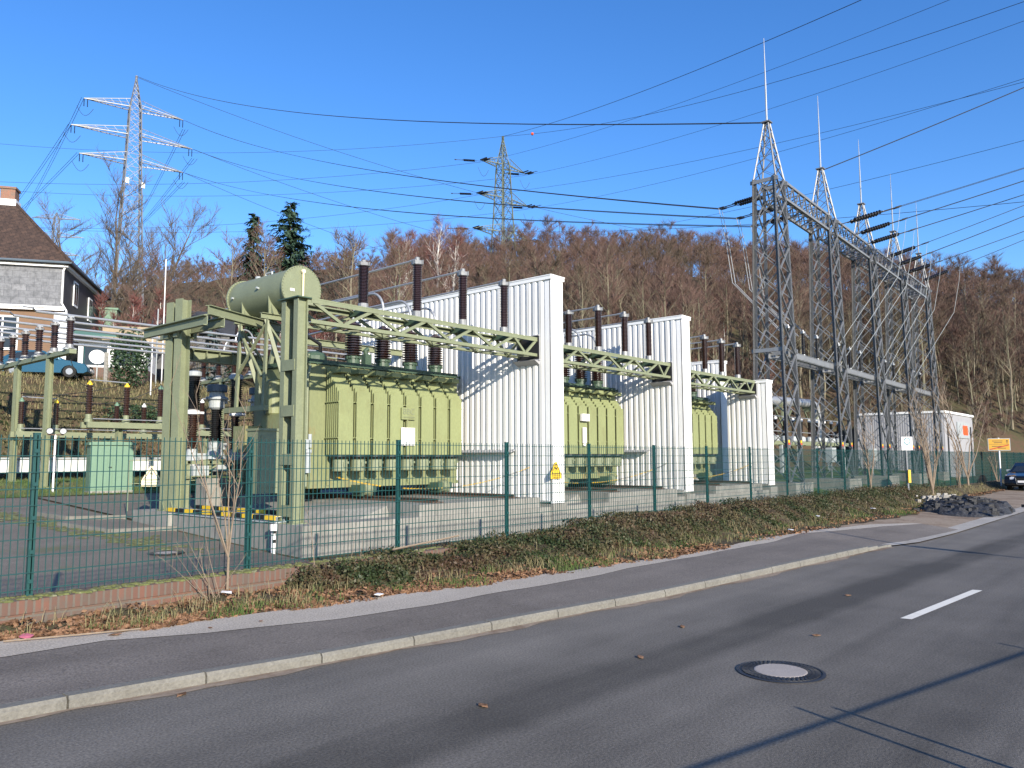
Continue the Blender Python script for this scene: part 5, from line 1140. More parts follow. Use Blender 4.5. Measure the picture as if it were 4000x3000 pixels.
t = thing('town_sign', 'yellow town exit sign with red diagonal on a pale pole', 'sign', (49.9, 8.3, -1.5)); z0 = .66; c_ = Vector((49.9, 8.3, z0)); rz = R(-68); ca, sa = math.cos(rz), math.sin(rz); uu = Vector((ca, sa, 0)); n_ = Vector((sa, -ca, 0))
b = MB(); pp_ = c_ - n_ * .06; b.tube([(pp_.x, pp_.y, -1.7), (pp_.x, pp_.y, z0 + .36)], .04, 8); part(b, 'pole', 'door', t)
b = MB(); b.box(tuple(c_), (1.06, .03, .66), rz); part(b, 'frame', 'grey', t)
b = MB(); b.box(tuple(c_ + n_ * .012), (1.0, .02, .60), rz); bo = part(b, 'board', 'town', t)
b = MB(); q = c_ + n_ * .024; b.beam(q - uu * .45 - Vector((0, 0, .27)), q + uu * .45 - Vector((0, 0, .03)), .05, .004, up=tuple(n_)); part(b, 'red_diagonal', 'red', bo)
b = MB(); b.beam(q - uu * .48 + Vector((0, 0, .01)), q + uu * .48 + Vector((0, 0, .01)), .012, .003, up=tuple(n_))
for z, w_, o in ((.19, .5, -.08), (.10, .4, -.05), (-.10, .5, -.1), (-.2, .4, .12)): b.beam(q + uu * (o - w_ / 2) + Vector((0, 0, z)), q + uu * (o + w_ / 2) + Vector((0, 0, z)), .03, .002, up=tuple(n_))
b.beam(q + uu * .38 + Vector((0, 0, .05)), q + uu * .38 + Vector((0, 0, .22)), .03, .002, up=tuple(n_)); b.beam(q + uu * .33 + Vector((0, 0, .17)), q + uu * .38 + Vector((0, 0, .23)), .025, .002, up=tuple(n_)); b.beam(q + uu * .43 + Vector((0, 0, .17)), q + uu * .38 + Vector((0, 0, .23)), .025, .002, up=tuple(n_)); part(b, 'faint_writing', 'dark', bo)
# low building with red sign
bt = thing('flat_building', 'pale grey flat roofed building with a red marked sign behind the fence', 'building', (77, 17, -1.6)); e1 = Vector((.66, -.75, 0)).normalized(); e2 = Vector((-.75, -.66, 0)).normalized() * -1
C0 = Vector((77.9, 17.05, 0)); e1 = (Vector((79.3, 15.5, 0)) - C0).normalized(); e2 = Vector((-e1.y, e1.x, 0)); e1_, L1 = Vector((1, 0, 0)), 9.0
def BB(mb, u0, u1, v0, v1, z0, z1):
    vs = [C0 + Vector((u, v, z)) for u in (u0, u1) for v in (v0, v1) for z in (z0, z1)]
    return mb.add(vs, [(0, 1, 3, 2), (4, 6, 7, 5), (0, 4, 5, 1), (2, 3, 7, 6), (0, 2, 6, 4), (1, 5, 7, 3)])
b = MB(); BB(b, 0, 11.5, 0, 7.4, -2.2, 3.95); part(b, 'wall', 'lgrey', bt)
b = MB(); corr(b, C0.x - .01, C0.y + .05, C0.y + 7.4, -2, 3.9, -1, .2, .012); part(b, 'ribbed_cladding', 'lgrey', bt)
b = MB(); BB(b, -.12, 11.6, -.12, 7.5, 3.9, 4.1); part(b, 'roof_edge', 'wtrim', bt)
b = MB(); BB(b, .9, 1.3, -.05, -.01, .2, 2.9); BB(b, 10.2, 10.6, -.05, -.01, .2, 2.9); part(b, 'narrow_window', 'dark', bt)
b = MB(); BB(b, 4.6, 9.6, -.1, -.02, 1.75, 3.25); sg_ = part(b, 'sign_panel', 'grey', bt)
b = MB(); BB(b, 6.7, 8.6, -.13, -.102, 2.15, 2.95); BB(b, 6.9, 8.7, -.128, -.101, 2.05, 2.75); part(b, 'red_logo', 'orange', sg_)
# silver duct on its frame, equipment below
t = thing('silver_duct', 'thick silver pipe running at head height behind the portal towers', 'pipe', (56, 24, 4))
b = MB(); b.tube([(46, 24.6, 4.1), (66.8, 24.6, 4.5), (67.6, 24.6, 4.3), (67.9, 24.6, 3.6), (67.9, 24.6, .5)], .36, 14); part(b, 'pipe_shell', 'alu', t, True)
for x in (48, 54, 60, 66): b = MB(); b.bx(x - .07, x + .07, 24.3, 24.45, -1.6, 3.8); b.beam((x, 24.3, 2.2), (x + 1.6, 24.3, 3.7), .09, .09); b.beam((x, 24.3, 2.2), (x - 1.6, 24.3, 3.7), .09, .09); b.tube([(x - .3, 24.6, 4.15), (x - .22, 24.6, 4.15)], .4, 14); part(b, 'support', 'green', t)
t = thing('equipment_platform', 'green platform crowded with switchgear behind the portal towers', 'platform', (55, 22.5, -1.5))
b = MB(); b.bx(44, 68, 22.0, 22.3, .9, 1.15); b.bx(44, 68, 23.2, 23.5, .9, 1.15); part(b, 'beam', 'green', t)
for x in np.arange(44.5, 68, 3.2): b = MB(); b.bx(x - .09, x + .09, 22.05, 22.25, -1.8, .9); b.bx(x - .09, x + .09, 23.25, 23.45, -1.8, .9); part(b, 'post', 'grey', t)
for i, x in enumerate(np.arange(45, 67.5, 1.6)):
    b = MB(); b.lathe([(.25, 0), (.3, .1), (.28, .35), (.15, .42)], (x, 22.7, 1.15), 12); part(b, 'pedestal', 'grey', t)
    b = MB(); b.sheds((x, 22.7, 1.55), (x, 22.7, 2.7), .14, .13, .09, 12, 10); part(b, 'insulator', 'porc', t); b = MB(); b.lathe([(.12, 0), (.13, .14), (.05, .2)], (x, 22.7, 2.7), 10); part(b, 'cap', 'litter', t)
b = MB(); b.tube([(44.5, 22.7, 2.95), (67.5, 22.7, 2.95)], .035, 6); b.tube([(44.5, 22.4, 1.9), (67.5, 22.4, 1.8)], .03, 6); part(b, 'rail', 'alu', t)
for i, x in enumerate((50.5, 58.7)):
    t = thing('relay_box', '%s of two grey boxes on stands between the portal towers' % ('nearer', 'farther')[i], 'box', (x, 17.5, -1.4), 'grey boxes between the towers'); b = MB(); b.box((x, 17.5, .15), (.75, .4, .9)); part(b, 'box', 'grey', t); b = MB(); b.tube([(x, 17.5, -1.9), (x, 17.5, -.3)], .05, 8); part(b, 'stand', 'steel', t)
# rubble heap in the lay-by, black bin bag like lumps on it
from mathutils import noise as mn
rx = np.linspace(26.2, 34.6, 64); ry = np.linspace(4.6, 8.3, 34); RX, RY = np.meshgrid(rx, ry, indexing='ij'); RZ = np.zeros_like(RX)
for i in range(64):
    for j in range(34):
        x, y = RX[i, j], RY[i, j]; cyy = 6.1 + (x - 30) * .12; a = max(0, 1 - abs((x - 30.3) / 4.0) ** 2.2 - ((y - cyy) / 1.45) ** 2)
        RZ[i, j] = -1.80 + .34 * a ** .6 + (.16 * mn.noise((x * 1.5, y * 1.5, 0)) + .12 * mn.noise((x * 4, y * 4, 3)) + .06 * mn.noise((x * 11, y * 11, 7))) * min(1, a * 4) if a > 0 else -1.86
o = grid_obj('rubble_heap', RX, RY, RZ, 'rubm', 'thing'); del o['kind']; tag(o, 'low heap of broken dark asphalt in the lay-by', 'rubble'); o.data.polygons.foreach_set('use_smooth', np.zeros(len(o.data.polygons), bool))
b = MB()
for i in range(150):
    x = max(27.2, min(33.6, rnd.gauss(30.2, 1.7))); y = 6.1 + (x - 30) * .12 + rnd.gauss(0, .6); s_ = rnd.uniform(.04, .16); b.box((x, y, -1.75 + .30 * max(0, 1 - ((y - 6.1 - (x - 30) * .12) / 1.3) ** 2) * max(0, 1 - abs((x - 30.3) / 4) ** 2) + .05), (s_ * 1.4, s_, s_ * .8), rnd.uniform(0, 3))
p_ = part(b, 'lumps', 'rubm', o); p_['kind'] = 'stuff'
b = MB()
for i in range(70):
    x = rnd.gauss(31.9, .75); y = 7.35 + rnd.gauss(0, .25); s_ = rnd.uniform(.05, .13); b.box((x, y, -1.55 + rnd.uniform(-.1, .18)), (s_ * 1.3, s_, s_ * .8), rnd.uniform(0, 3))
o = single(b, 'pale_rubble', 'stone', 'pale stones tipped beside the dark asphalt heap', 'rubble', (31.9, 7.3, -1.65)); o['kind'] = 'stuff'
# railing and stop pole on the near side of the road (they throw the shadows on the asphalt)
t = thing('roadside_railing', 'railing of paired posts on the near side of the road', 'railing', (4, -.2, -1.8)); dr = Vector((4.87, -1.1, 0)).normalized(); hh = 1.02; sh = Vector((.3746, .9272, 0)) * hh / math.tan(SUN_EL)
A0 = Vector((4.26, 2.51, -1.8)) - sh
b = MB(); b.tube([A0 - dr * 14 + Vector((0, 0, hh - .05)), A0 + dr * 30 + Vector((0, 0, hh - .05))], .013, 8); part(b, 'rail', 'steel', t)
for s_ in np.arange(-9.0, 30, 3.3):
    for d_ in (-.1, .14):
        b = MB(); p = A0 + dr * (s_ + d_ + .72); b.tube([p + Vector((0, 0, -.3)), p + Vector((0, 0, hh + .06 - (.06 if d_ > 0 else 0)))], .016, 6); part(b, 'post', 'steel', t)
px, py = 18.6 - .3746 * 3.05 / math.tan(SUN_EL), 7.06 - .9272 * 3.05 / math.tan(SUN_EL)
t = thing('stop_pole', 'sign pole on the near side of the road', 'sign', (px, py, -1.8)); b = MB(); b.tube([(px, py, -2), (px, py, 1.32)], .04, 8); part(b, 'pole', 'steel', t); b = MB(); b.box((px, py, .05), (.10, .3, .5)); part(b, 'timetable_case', 'wtrim', t)

# ------------------------------------------------------------------ trees
def rand_dir(rg, up=.3):
    a = rg.uniform(0, 2 * PI); return Vector((math.cos(a), math.sin(a), up)).normalized()
def gen_tree(seed, H, n1=16, n2=5, ntw=7, spread=.33, first=.3, r0=None, stems=1, twl=.11, tww=.02, up=.8, lean=.03, l2=.45, droop=0., seg=5):
    """bare broadleaf tree: returns (wood MB, twig vertex array, twig faces)"""
    rg = random.Random(seed); wood = MB(); tv = []; tf = []; r0 = r0 or H * .014
    def strip_twig(p, d, L, w):
        side = d.cross(Vector((rg.uniform(-1, 1), rg.uniform(-1, 1), rg.uniform(-.5, .5)))).normalized() * w * .5; q = p + d * L * .5 + Vector((rg.gauss(0, .05), rg.gauss(0, .05), rg.gauss(0, .03) - droop * .3)) * L; e = q + (d + Vector((rg.gauss(0, .25), rg.gauss(0, .25), rg.gauss(.1, .2) - droop))).normalized() * L * .5
        o = len(tv); tv.extend((p - side, p + side, q + side * .8, q - side * .8, e)); tf.append((o, o + 1, o + 2, o + 3)); tf.append((o + 3, o + 2, o + 4, o + 4))
    for st in range(stems):
        base = Vector((0, 0, 0)) if stems == 1 else Vector((rg.uniform(-.3, .3), rg.uniform(-.3, .3), 0))
        d0 = Vector((rg.gauss(0, lean), rg.gauss(0, lean), 1)).normalized() if stems == 1 else Vector((rg.gauss(0, .22), rg.gauss(0, .22), 1)).normalized()
        pts = [base]; Ht = H * (rg.uniform(.8, 1) if stems > 1 else .96); ns = 7
        for i in range(ns): pts.append(pts[-1] + (d0 + Vector((rg.gauss(0, .06), rg.gauss(0, .06), 0))).normalized() * Ht / ns)
        rad = [r0 * (1.25 if i == 0 else 1) * (1 - i / ns) ** .8 + .012 for i in range(ns + 1)]; wood.tube(pts, rad, seg, False)
        m = max(4, n1 // stems)
        for i in range(m):
            f = first + (.98 - first) * (i + rg.random()) / m; k = f * ns; a = int(min(k, ns - 1)); p = pts[a].lerp(pts[a + 1], k - a)
            L1 = H * spread * (1.15 - .75 * (f - first) / (1 - first)) * rg.uniform(.7, 1.2); d = rand_dir(rg, up * rg.uniform(.6, 1.5)); q = p; bp = [p]
            for j in range(3): d = (d + Vector((rg.gauss(0, .16), rg.gauss(0, .16), rg.gauss(.12, .1)))).normalized(); q = q + d * L1 / 3; bp.append(q)
            rb = rad[a] * .38; wood.tube(bp, [rb, rb * .75, rb * .5, .012], 3, False)
            for j in range(n2):
                g_ = rg.uniform(.2, 1) * 3; c = int(min(g_, 2)); p2 = bp[c].lerp(bp[c + 1], g_ - c); dd = (bp[c + 1] - bp[c]).normalized(); d2 = (dd + rand_dir(rg, .5) * .9).normalized(); L2 = L1 * l2 * rg.uniform(.6, 1.2)
                e2 = p2 + d2 * L2 * .5; e3 = e2 + (d2 + Vector((rg.gauss(0, .2), rg.gauss(0, .2), .15))).normalized() * L2 * .5; wood.tube([p2, e2, e3], [rb * .35 + .004, rb * .25 + .004, .006], 3, False)
                for w_ in range(ntw):
                    h = rg.random(); p3 = p2.lerp(e2, h * 2) if h < .5 else e2.lerp(e3, h * 2 - 1); strip_twig(p3, (d2 + rand_dir(rg, .4) * .9).normalized(), H * twl * rg.uniform(.5, 1.2), tww)
            for w_ in range(ntw): strip_twig(bp[2].lerp(bp[3], rg.random()), (d + rand_dir(rg, .3) * .8).normalized(), H * twl * rg.uniform(.5, 1.1), tww)
    return wood, np.array([tuple(v) for v in tv], np.float32), np.array(tf, np.int32)
def fix_tris(F): return [tuple(f[:3]) if f[2] == f[3] else tuple(f) for f in F.tolist()]
def tree_obj(name, label, cat, group, g_, loc, wm='bark', tm='twig', twname='crown'):
    wood, tv, tf = g_
    o = mesh_obj(name, wood.v, wood.f, M[wm]); tag(o, label, cat, group)
    me = bpy.data.meshes.new(twname); me.from_pydata(tv.tolist(), [], [((f[0], f[1], f[2]) if f[2] == f[3] else tuple(f)) for f in tf.tolist()]); me.materials.append(M[tm]); me.update()
    c = bpy.data.objects.new(twname, me); C.objects.link(c); c.parent = o; o.location = loc; return o
# the named trees
tree_obj('bare_tree', 'large wide spreading bare tree in front of the left pylon', 'tree', None, gen_tree(3, 26 - tz(31.4, 78), 76, 12, 10, .34, .30, .26, 4, .04, .02, .7), (31.4, 78, tz(31.4, 78) - .3), 'bark', 'greytwig')
tree_obj('bare_tree', 'smaller bare tree with dense twigs right of the slate house', 'tree', None, gen_tree(5, 11, 26, 6, 8, .36, .15, .16, 2, .09, .03), (27.5, 66, tz(27.5, 66) - .3))
for k, (x, y, H, lab) in enumerate(((68.4, 73.6, 31.5 - tz(68.4, 73.6), 'tallest white stemmed birch behind the first wall'), (66.8, 75.8, 30 - tz(66.8, 75.8), 'leaning white stemmed birch left of the tallest birch'), (70.3, 71.8, 29.4 - tz(70.3, 71.8), 'slender white stemmed birch right of the tallest birch'), (64.6, 77, 28 - tz(64.6, 77), 'thin birch at the left end of the birch group'))):
    tree_obj('birch_tree', lab, 'tree', 'birches behind the first wall', gen_tree(20 + k, H, 26, 7, 10, .2, .35, .19, 1, .07, .024, 1.3, .07, droop=.35), (x, y, tz(x, y) - .2), 'birch', 'redtwig')
def conifer(name, label, x, y, H, r, seed, mat, z=None, dens=1., droop=.35, base=.06):
    rg = random.Random(seed); wood = MB(); wood.tube([(0, 0, 0), (rg.gauss(0, .1), rg.gauss(0, .1), H * .6), (0, 0, H)], [H * .014, H * .009, .02], 7, False); V, F = [], []
    lev = int(H * 3.4 * dens) if H > 5 else int(H * 5)
    for i in range(lev):
        f = base + (1 - base) * i / lev; R_ = r * (1 - f) ** .66 * rg.uniform(.7, 1.12) + .1; n = max(4, int(9 * (1 - f) + 4))
        for k in range(n):
            a = rg.uniform(0, 2 * PI); d = Vector((math.cos(a), math.sin(a), 0)); L = R_ * rg.uniform(.6, 1.1); s_ = max(5, int(L / (H * .012)))
            for j in range(s_):
                t = (j + 1) / s_; p = d * L * t + Vector((0, 0, f * H - droop * L * t * t + L * .12 * t)); w_ = min(.2, H * .0125) * rg.uniform(.6, 1.5); sd_ = Vector((-d.y, d.x, 0)) * w_ * (1.35 - t * .8)
                u = (d * .8 + Vector((rg.gauss(0, .4), rg.gauss(0, .4), rg.gauss(-.25, .35)))).normalized() * w_ * 1.9; o = len(V)
                V += [p - sd_, p + sd_ * .2, p + u * .8 + sd_ * .2, p + u - sd_]; F.append((o, o + 1, o + 2, o + 3)); o = len(V); u2_ = u + Vector((0, 0, -w_ * .8)); V += [p - sd_ * .2, p + sd_, p + u2_ + sd_, p + u2_ * .8 - sd_ * .2]; F.append((o, o + 1, o + 2, o + 3))
    o = mesh_obj(name, wood.v, wood.f, M['bark']); tag(o, label, 'tree'); c = mesh_obj('crown', [tuple(v) for v in V], F, M[mat]); c.parent = o; o.location = (x, y, (tz(x, y) if z is None else z) - .2); return o
conifer('spruce_tree', 'dark narrow pointed spruce on the skyline', 51.0, 86.3, 30.6 - tz(51, 86.3), 4.6, 1, 'needle')
conifer('pine_tree', 'broader bluish conifer on the skyline beside the narrow spruce', 53.9, 83.0, 31.9 - tz(53.9, 83), 8.2, 2, 'needle', None, 1.0, .05, .1)
conifer('blue_spruce', 'small blue grey spruce beyond the double columns', 24.1, 45.4, 9.6 - tz(24.1, 45.4), 1.5, 3, 'bneedle')
conifer('dark_conifer', 'low dark conifer beside the blue grey spruce', 26.5, 47, 3.2, 1.6, 4, 'needle')
def leaf_cloud(rg, n, c, r, size):
    V = []; F = []
    for i in range(n):
        while True:
            q = Vector((rg.uniform(-1, 1), rg.uniform(-1, 1), rg.uniform(-1, 1)))
            if .45 < q.length < 1 + .12 * math.sin(q.x * 9 + q.z * 7): break
        p = Vector(c) + Vector((q.x * r[0], q.y * r[1], q.z * r[2])); a = Vector((rg.gauss(0, 1), rg.gauss(0, 1), rg.gauss(0, .6))).normalized(); b_ = a.cross(Vector((rg.gauss(0, 1), rg.gauss(0, 1), rg.gauss(0, 1)))).normalized(); s_ = size * rg.uniform(.6, 1.3); o = len(V)
        V += [p - a * s_, p + b_ * s_ * .5, p + a * s_, p - b_ * s_ * .5]; F.append((o, o + 1, o + 2, o + 3))
    return V, F
def bush(name, label, x, y, w_, h, n, size, m, seed):
    rg = random.Random(seed); z = tz(x, y); V, F = leaf_cloud(rg, n, (0, 0, h * .5), (w_, w_, h * .52), size)
    b = MB(); 
    for i in range(5): b.tube([(0, 0, 0), (rg.uniform(-.3, .3) * w_, rg.uniform(-.3, .3) * w_, h * .7)], [.03, .01], 4)
    o = mesh_obj(name, b.v, b.f, M['bark']); tag(o, label, 'shrub'); c = mesh_obj('foliage', [tuple(v) for v in V], F, M[m]); c.parent = o; o.location = (x, y, z - .05)
bush('evergreen_bush', 'tall dense evergreen bush right of the annex', 19.1, 44.9, 1.05, 3.3, 2600, .10, 'leafg', 1)
bush('evergreen_bush', 'dark evergreen bush behind the busbar loops', 28.5, 44.0, 1.5, 2.6, 2000, .12, 'leafg', 2)
bush('evergreen_bush', 'low green creeper mound at the top of the bank', 18.3, 42.3, 1.6, 1.0, 1500, .08, 'leafg', 3)
# saplings on the verge
def sapling(label, x, y, z, H, stems, seed, r=.016, spread=.22, tw=7, m='sap', fork=0.):
    rg = random.Random(seed); b = MB()
    if fork: b.tube([(0, 0, -.1), (.01, .01, fork)], [r * 1.6, r * 1.3], 7)
    for s_ in range(stems):
        d = Vector((rg.gauss(0, spread), rg.gauss(0, spread * .7), 1)).normalized(); h = H * rg.uniform(.6, 1); p = Vector((rg.uniform(-.08, .08), rg.uniform(-.05, .05), -.05)) if not fork else Vector((0, 0, fork)); pts = [p]
        for i in range(6): d = (d + Vector((rg.gauss(0, .07), rg.gauss(0, .07), .03))).normalized(); pts.append(pts[-1] + d * h / 6)
        b.tube(pts, [r * (1 - i / 6.6) for i in range(7)], 5)
        for k in range(tw):
            f = rg.uniform(.3, .98) * 6; a = int(f); q = pts[min(a, 5)].lerp(pts[min(a, 5) + 1], f - a); dd = (d + rand_dir(rg, .3) * .8).normalized(); L = h * rg.uniform(.08, .25); e = q + dd * L * .5; b.tube([q, e, e + (dd + Vector((0, 0, .3))).normalized() * L * .5], [r * .35, r * .28, r * .12], 3, False)
            if rg.random() < .5: b.tube([e, e + (dd + rand_dir(rg, .5)).normalized() * L * .4], [r * .22, r * .1], 3, False)
    o = mesh_obj('bare_sapling', b.v, b.f, M[m]); tag(o, label, 'sapling', 'bare saplings along the verge'); o.location = (x, y, z)
sapling('many stemmed bare sapling growing before the brick wall at the left', 5.08, 8.98, -1.63, 2.3, 6, 11, .011, .2, 7, fork=.45)
sapling('low bundle of bare shoots at the foot of the left sapling', 4.86, 8.9, -1.63, 1.0, 9, 12, .006, .5, 2)
sapling('single thin bare stem before the end of the brick wall', 6.25, 8.95, -1.6, 1.3, 1, 13, .008, .08, 5)
sapling('short thin twig beside the ivy end', 6.9, 8.9, -1.55, .8, 2, 14, .005, .35, 2)
sapling('pair of tall thin saplings left of the bus stop sign', 30.0, 9.0, -1.55, 3.6, 3, 15, .028, .09, 12)
sapling('bushy many stemmed sapling right of the bus stop sign', 34.6, 8.1, -1.6, 4.2, 10, 16, .03, .2, 14, fork=.3)
sapling('thin upright saplings beside the far brick wall', 41.5, 8.6, -1.55, 3.2, 6, 17, .024, .12, 10)
sapling('tall forked sapling just before the town sign', 43.9, 8.7, -1.55, 5.6, 5, 18, .04, .2, 14, fork=.5)
sapling('slim saplings beside the town sign', 52.5, 8.9, -1.55, 3.0, 5, 19, .025, .2, 8)
# edge-of-wood trees one can tell apart, copied from a few kinds
rg = random.Random(99); kinds = []
for k in range(6):
    H = (13, 11.5, 14.5, 12.5, 10, 13.5)[k]
    kinds.append(('tall', gen_tree(40 + k, H, 16, 5, 7, (.2, .24, .18, .22, .26, .2)[k], (.5, .4, .55, .48, .35, .52)[k], H * .0115, 1, .075, .026, 1.1, .05)))
protos = [None] * 6
for i in range(150):
    for tr in range(200):
        x = rg.uniform(34, 135); d = rg.uniform(7.5, 26); 
        y = float(np.interp(x, PL[:, 0], PL[:, 1])) + d * 1.05; az = math.degrees(math.atan2(y, x))
        if az < 6 or az > 66: continue
        if x < 55 and d < 20 and rg.random() < .6: continue
        if hill_d(np.array(x), np.array(y)) < 6: continue
        break
    k = rg.randrange(6); loc = (x, y, tz(x, y) - .25)
    if protos[k] is None:
        protos[k] = tree_obj('bare_tree', 'bare brown tree with upright trunk at the lower edge of the hillside wood', 'tree', 'bare trees at the lower edge of the wood', kinds[k][1], loc, 'bark2', 'twig')
    else: dup(protos[k], loc, None, rg.uniform(0, 6.28), rg.uniform(.7, 1.12))
# the wood itself: one mass
def mass(name, arche, pts, m_wood, m_twig, seed, smin=.8, smax=1.15):
    rs = np.random.RandomState(seed); VW, FW, VT, FT = [], [], [], []; ow = ot = 0
    for x, y in pts:
        wv, wf, tv, tf = arche[rs.randint(len(arche))]; a = rs.uniform(0, 6.283); s_ = rs.uniform(smin, smax); c_, q_ = math.cos(a) * s_, math.sin(a) * s_; z = tz(x, y) - .2
        for v, f, LV, LF, o in ((wv, wf, VW, FW, ow), (tv, tf, VT, FT, ot)):
            LV.append(np.stack([v[:, 0] * c_ - v[:, 1] * q_ + x, v[:, 0] * q_ + v[:, 1] * c_ + y, v[:, 2] * s_ + z], -1)); LF.append(f + o)
        ow += len(wv); ot += len(tv)
    V = np.concatenate(VW + VT); F1 = np.concatenate(FW); F2 = np.concatenate(FT) + ow; F = np.concatenate([F1, F2])
    o = raw_obj(name, V, F, m_wood, 'stuff'); o.data.materials.append(M[m_twig]); mi = np.zeros(len(F), np.int32); mi[len(F1):] = 1; o.data.polygons.foreach_set('material_index', mi); o.data.validate(); return o
def arch(*a, **k):
    w_, tv, tf = gen_tree(*a, **k); tf = tf.copy(); t = tf[:, 2] == tf[:, 3]
    # turn the end triangles into thin quads so that every face has four corners
    tv2 = tv.copy(); extra = []; n = len(tv)
    for i in np.where(t)[0]: extra.append(tv[tf[i, 2]] + (tv[tf[i, 0]] - tv[tf[i, 1]]) * .25); tf[i, 3] = n + len(extra) - 1
    if extra: tv2 = np.concatenate([tv, np.array(extra, np.float32)])
    return np.array(w_.v, np.float32), np.array([f for f in w_.f if len(f) == 4], np.int32), tv2, tf
A1 = [arch(60 + k, (9, 10, 8.2, 9.5)[k], 14, 4, 9, .27, .35, .08, 1, twl=.12, tww=.03, seg=4) for k in range(4)]
A0_ = [arch(70 + k, (5.2, 6, 4.6)[k], 11, 4, 7, .3, .25, .045, 1, twl=.14, tww=.03, seg=3) for k in range(3)]
rs = np.random.RandomState(5); pts = []; ptsl = []
for gx_ in np.arange(15, 190, 3.1):
    for gy_ in np.arange(-20, 215, 3.1):
        x, y = gx_ + rs.uniform(-1.5, 1.5), gy_ + rs.uniform(-1.5, 1.5); az = math.degrees(math.atan2(y, x)); D = math.hypot(x, y)
        if not 4 < az < 80 or D > (205 if az < 45 else 235): continue
        d = float(hill_d(np.array(x), np.array(y)))
        lim = 24 if x < 45 else 13
        if d < lim or d > (95 if x > 100 else 190): continue
        if 54.5 < az < 61.5 and 70 < D < 101: continue
        if x > 62 and rs.rand() < .12: continue
        (ptsl if (x < 62 - rs.rand() * 18 or (az > 50 and d > 60)) else pts).append((x, y))
mass('low_wood', A0_, ptsl, 'bark', 'twig', 8)
mass('hillside_wood', A1, pts, 'bark', 'twig', 3)
A2 = [arch(80 + k, (4.5, 5.5, 4)[k], 10, 4, 6, .3, .12, .03, 3, twl=.16, tww=.035, seg=3) for k in range(3)]
pts = []
for i in range(5000):
    x, y = rs.uniform(18, 130), rs.uniform(-5, 110); d = float(hill_d(np.array(x), np.array(y)))
    if not 4 < math.degrees(math.atan2(y, x)) < 76: continue
    if (x > 50 and 3.5 < d < 22) or (x <= 50 and 9 < d < 45 and not (12 < x < 30 and d < 26)):
        pts.append((x, y))
        if len(pts) >= 430: break
mass('undergrowth', A2, pts, 'bark2', 'twig', 4, .5, 1.1)
pts = [q_ for q_ in zip(rs.uniform(36, 56, 700), rs.uniform(58, 92, 700)) if 53.5 < math.degrees(math.atan2(q_[1], q_[0])) < 62.5][:170]
mass('skyline_scrub', A2, pts, 'bark', 'twig', 9, .5, .8)
A3 = [arch(90 + k, (6.5, 7.5, 6)[k], 12, 4, 7, .14, .35, .035, 1, twl=.11, tww=.035, up=1.6, seg=4) for k in range(3)]
pts = []
for cxy, sx, sy, n in (((66, 47), 12, 4.5, 130), ((48, 72), 5, 5, 30), ((38, 78), 3, 3, 16), ((25.5, 62), 2.5, 2.5, 10)):
    for i in range(n): pts.append((rs.normal(cxy[0], sx), rs.normal(cxy[1], sy)))
mass('young_birch_thicket', A3, pts, 'birch', 'redtwig', 6, .7, 1.1)

# ------------------------------------------------------------------ ground cover
def leaves_np(P, size, seed, flat=0., asp=.55):
    """one bent quad per point"""
    rs = np.random.RandomState(seed); n = len(P); a = rs.normal(size=(n, 3)); a[:, 2] *= (1 - flat); a /= np.linalg.norm(a, axis=1)[:, None]; b = np.cross(a, rs.normal(size=(n, 3)) * [1 - flat * .9, 1 - flat * .9, 1]); b /= np.linalg.norm(b, axis=1)[:, None] + 1e-6
    s = (size * rs.uniform(.6, 1.35, n))[:, None]; V = np.stack([P - a * s, P + b * s * asp, P + a * s * .9, P - b * s * asp], 1).reshape(-1, 3); return V, np.arange(4 * n).reshape(n, 4)
def blades_np(P, h, w_, seed, lean=.5):
    rs = np.random.RandomState(seed); n = len(P); a = rs.uniform(0, 6.283, n); d = np.stack([np.cos(a), np.sin(a), np.zeros(n)], -1); hh = (h * rs.uniform(.5, 1.3, n))[:, None]; s = np.stack([-d[:, 1], d[:, 0], d[:, 2]], -1) * w_
    m = P + d * hh * lean * .3 + np.array([0, 0, 1]) * hh * .6; e = P + d * hh * lean + np.array([0, 0, 1]) * hh
    return np.stack([P - s, P + s, m + s * .7, m - s * .7, m + s * .7, m - s * .7, e - s * .1, e + s * .1], 1).reshape(-1, 3), (np.arange(n)[:, None, None] * 8 + np.array([[0, 1, 2, 3], [5, 4, 7, 6]])).reshape(-1, 4)
vzi = np.array(VZ); vyi = np.array(VY)
def verge_pt(x, t):
    i = np.clip(((x - vx[0]) / .22).astype(int), 0, len(vx) - 1); k = np.clip(t * 11, 0, 10.99); j = k.astype(int); f = k - j
    return np.stack([x, vyi[i, j] * (1 - f) + vyi[i, j + 1] * f, vzi[i, j] * (1 - f) + vzi[i, j + 1] * f], -1)
n = 150000; x = 5.9 + 34 * rs.beta(1.0, 1.5, n); t = rs.uniform(.22, 1.12, n)
clump = .5 + .5 * np.sin(x * 2.1 + 3 * np.sin(x * .7)) * np.cos(t * 5 + x * .9); edge = np.clip((x - 5.7) / 1.6, 0, 1); keep = (rs.rand(n) < (.45 + .55 * clump)) & (t > .30 + .12 * np.sin(x * 1.7) + .45 * (1 - edge)) & ((x < 33) | (rs.rand(n) < .35))
x, t, clump = x[keep], t[keep], clump[keep]; P = verge_pt(x, np.minimum(t, 1)); P[:, 1] += np.where(t > 1, (t - 1) * 2.2, 0); P[:, 2] += rs.rand(len(x)) ** 1.6 * (.06 + .20 * clump) * np.clip((t - .25) * 2.2, 0, 1) + .01 * 0
raw_obj('ivy_ground_cover', *leaves_np(P, .026, 1), 'ivy', 'stuff')
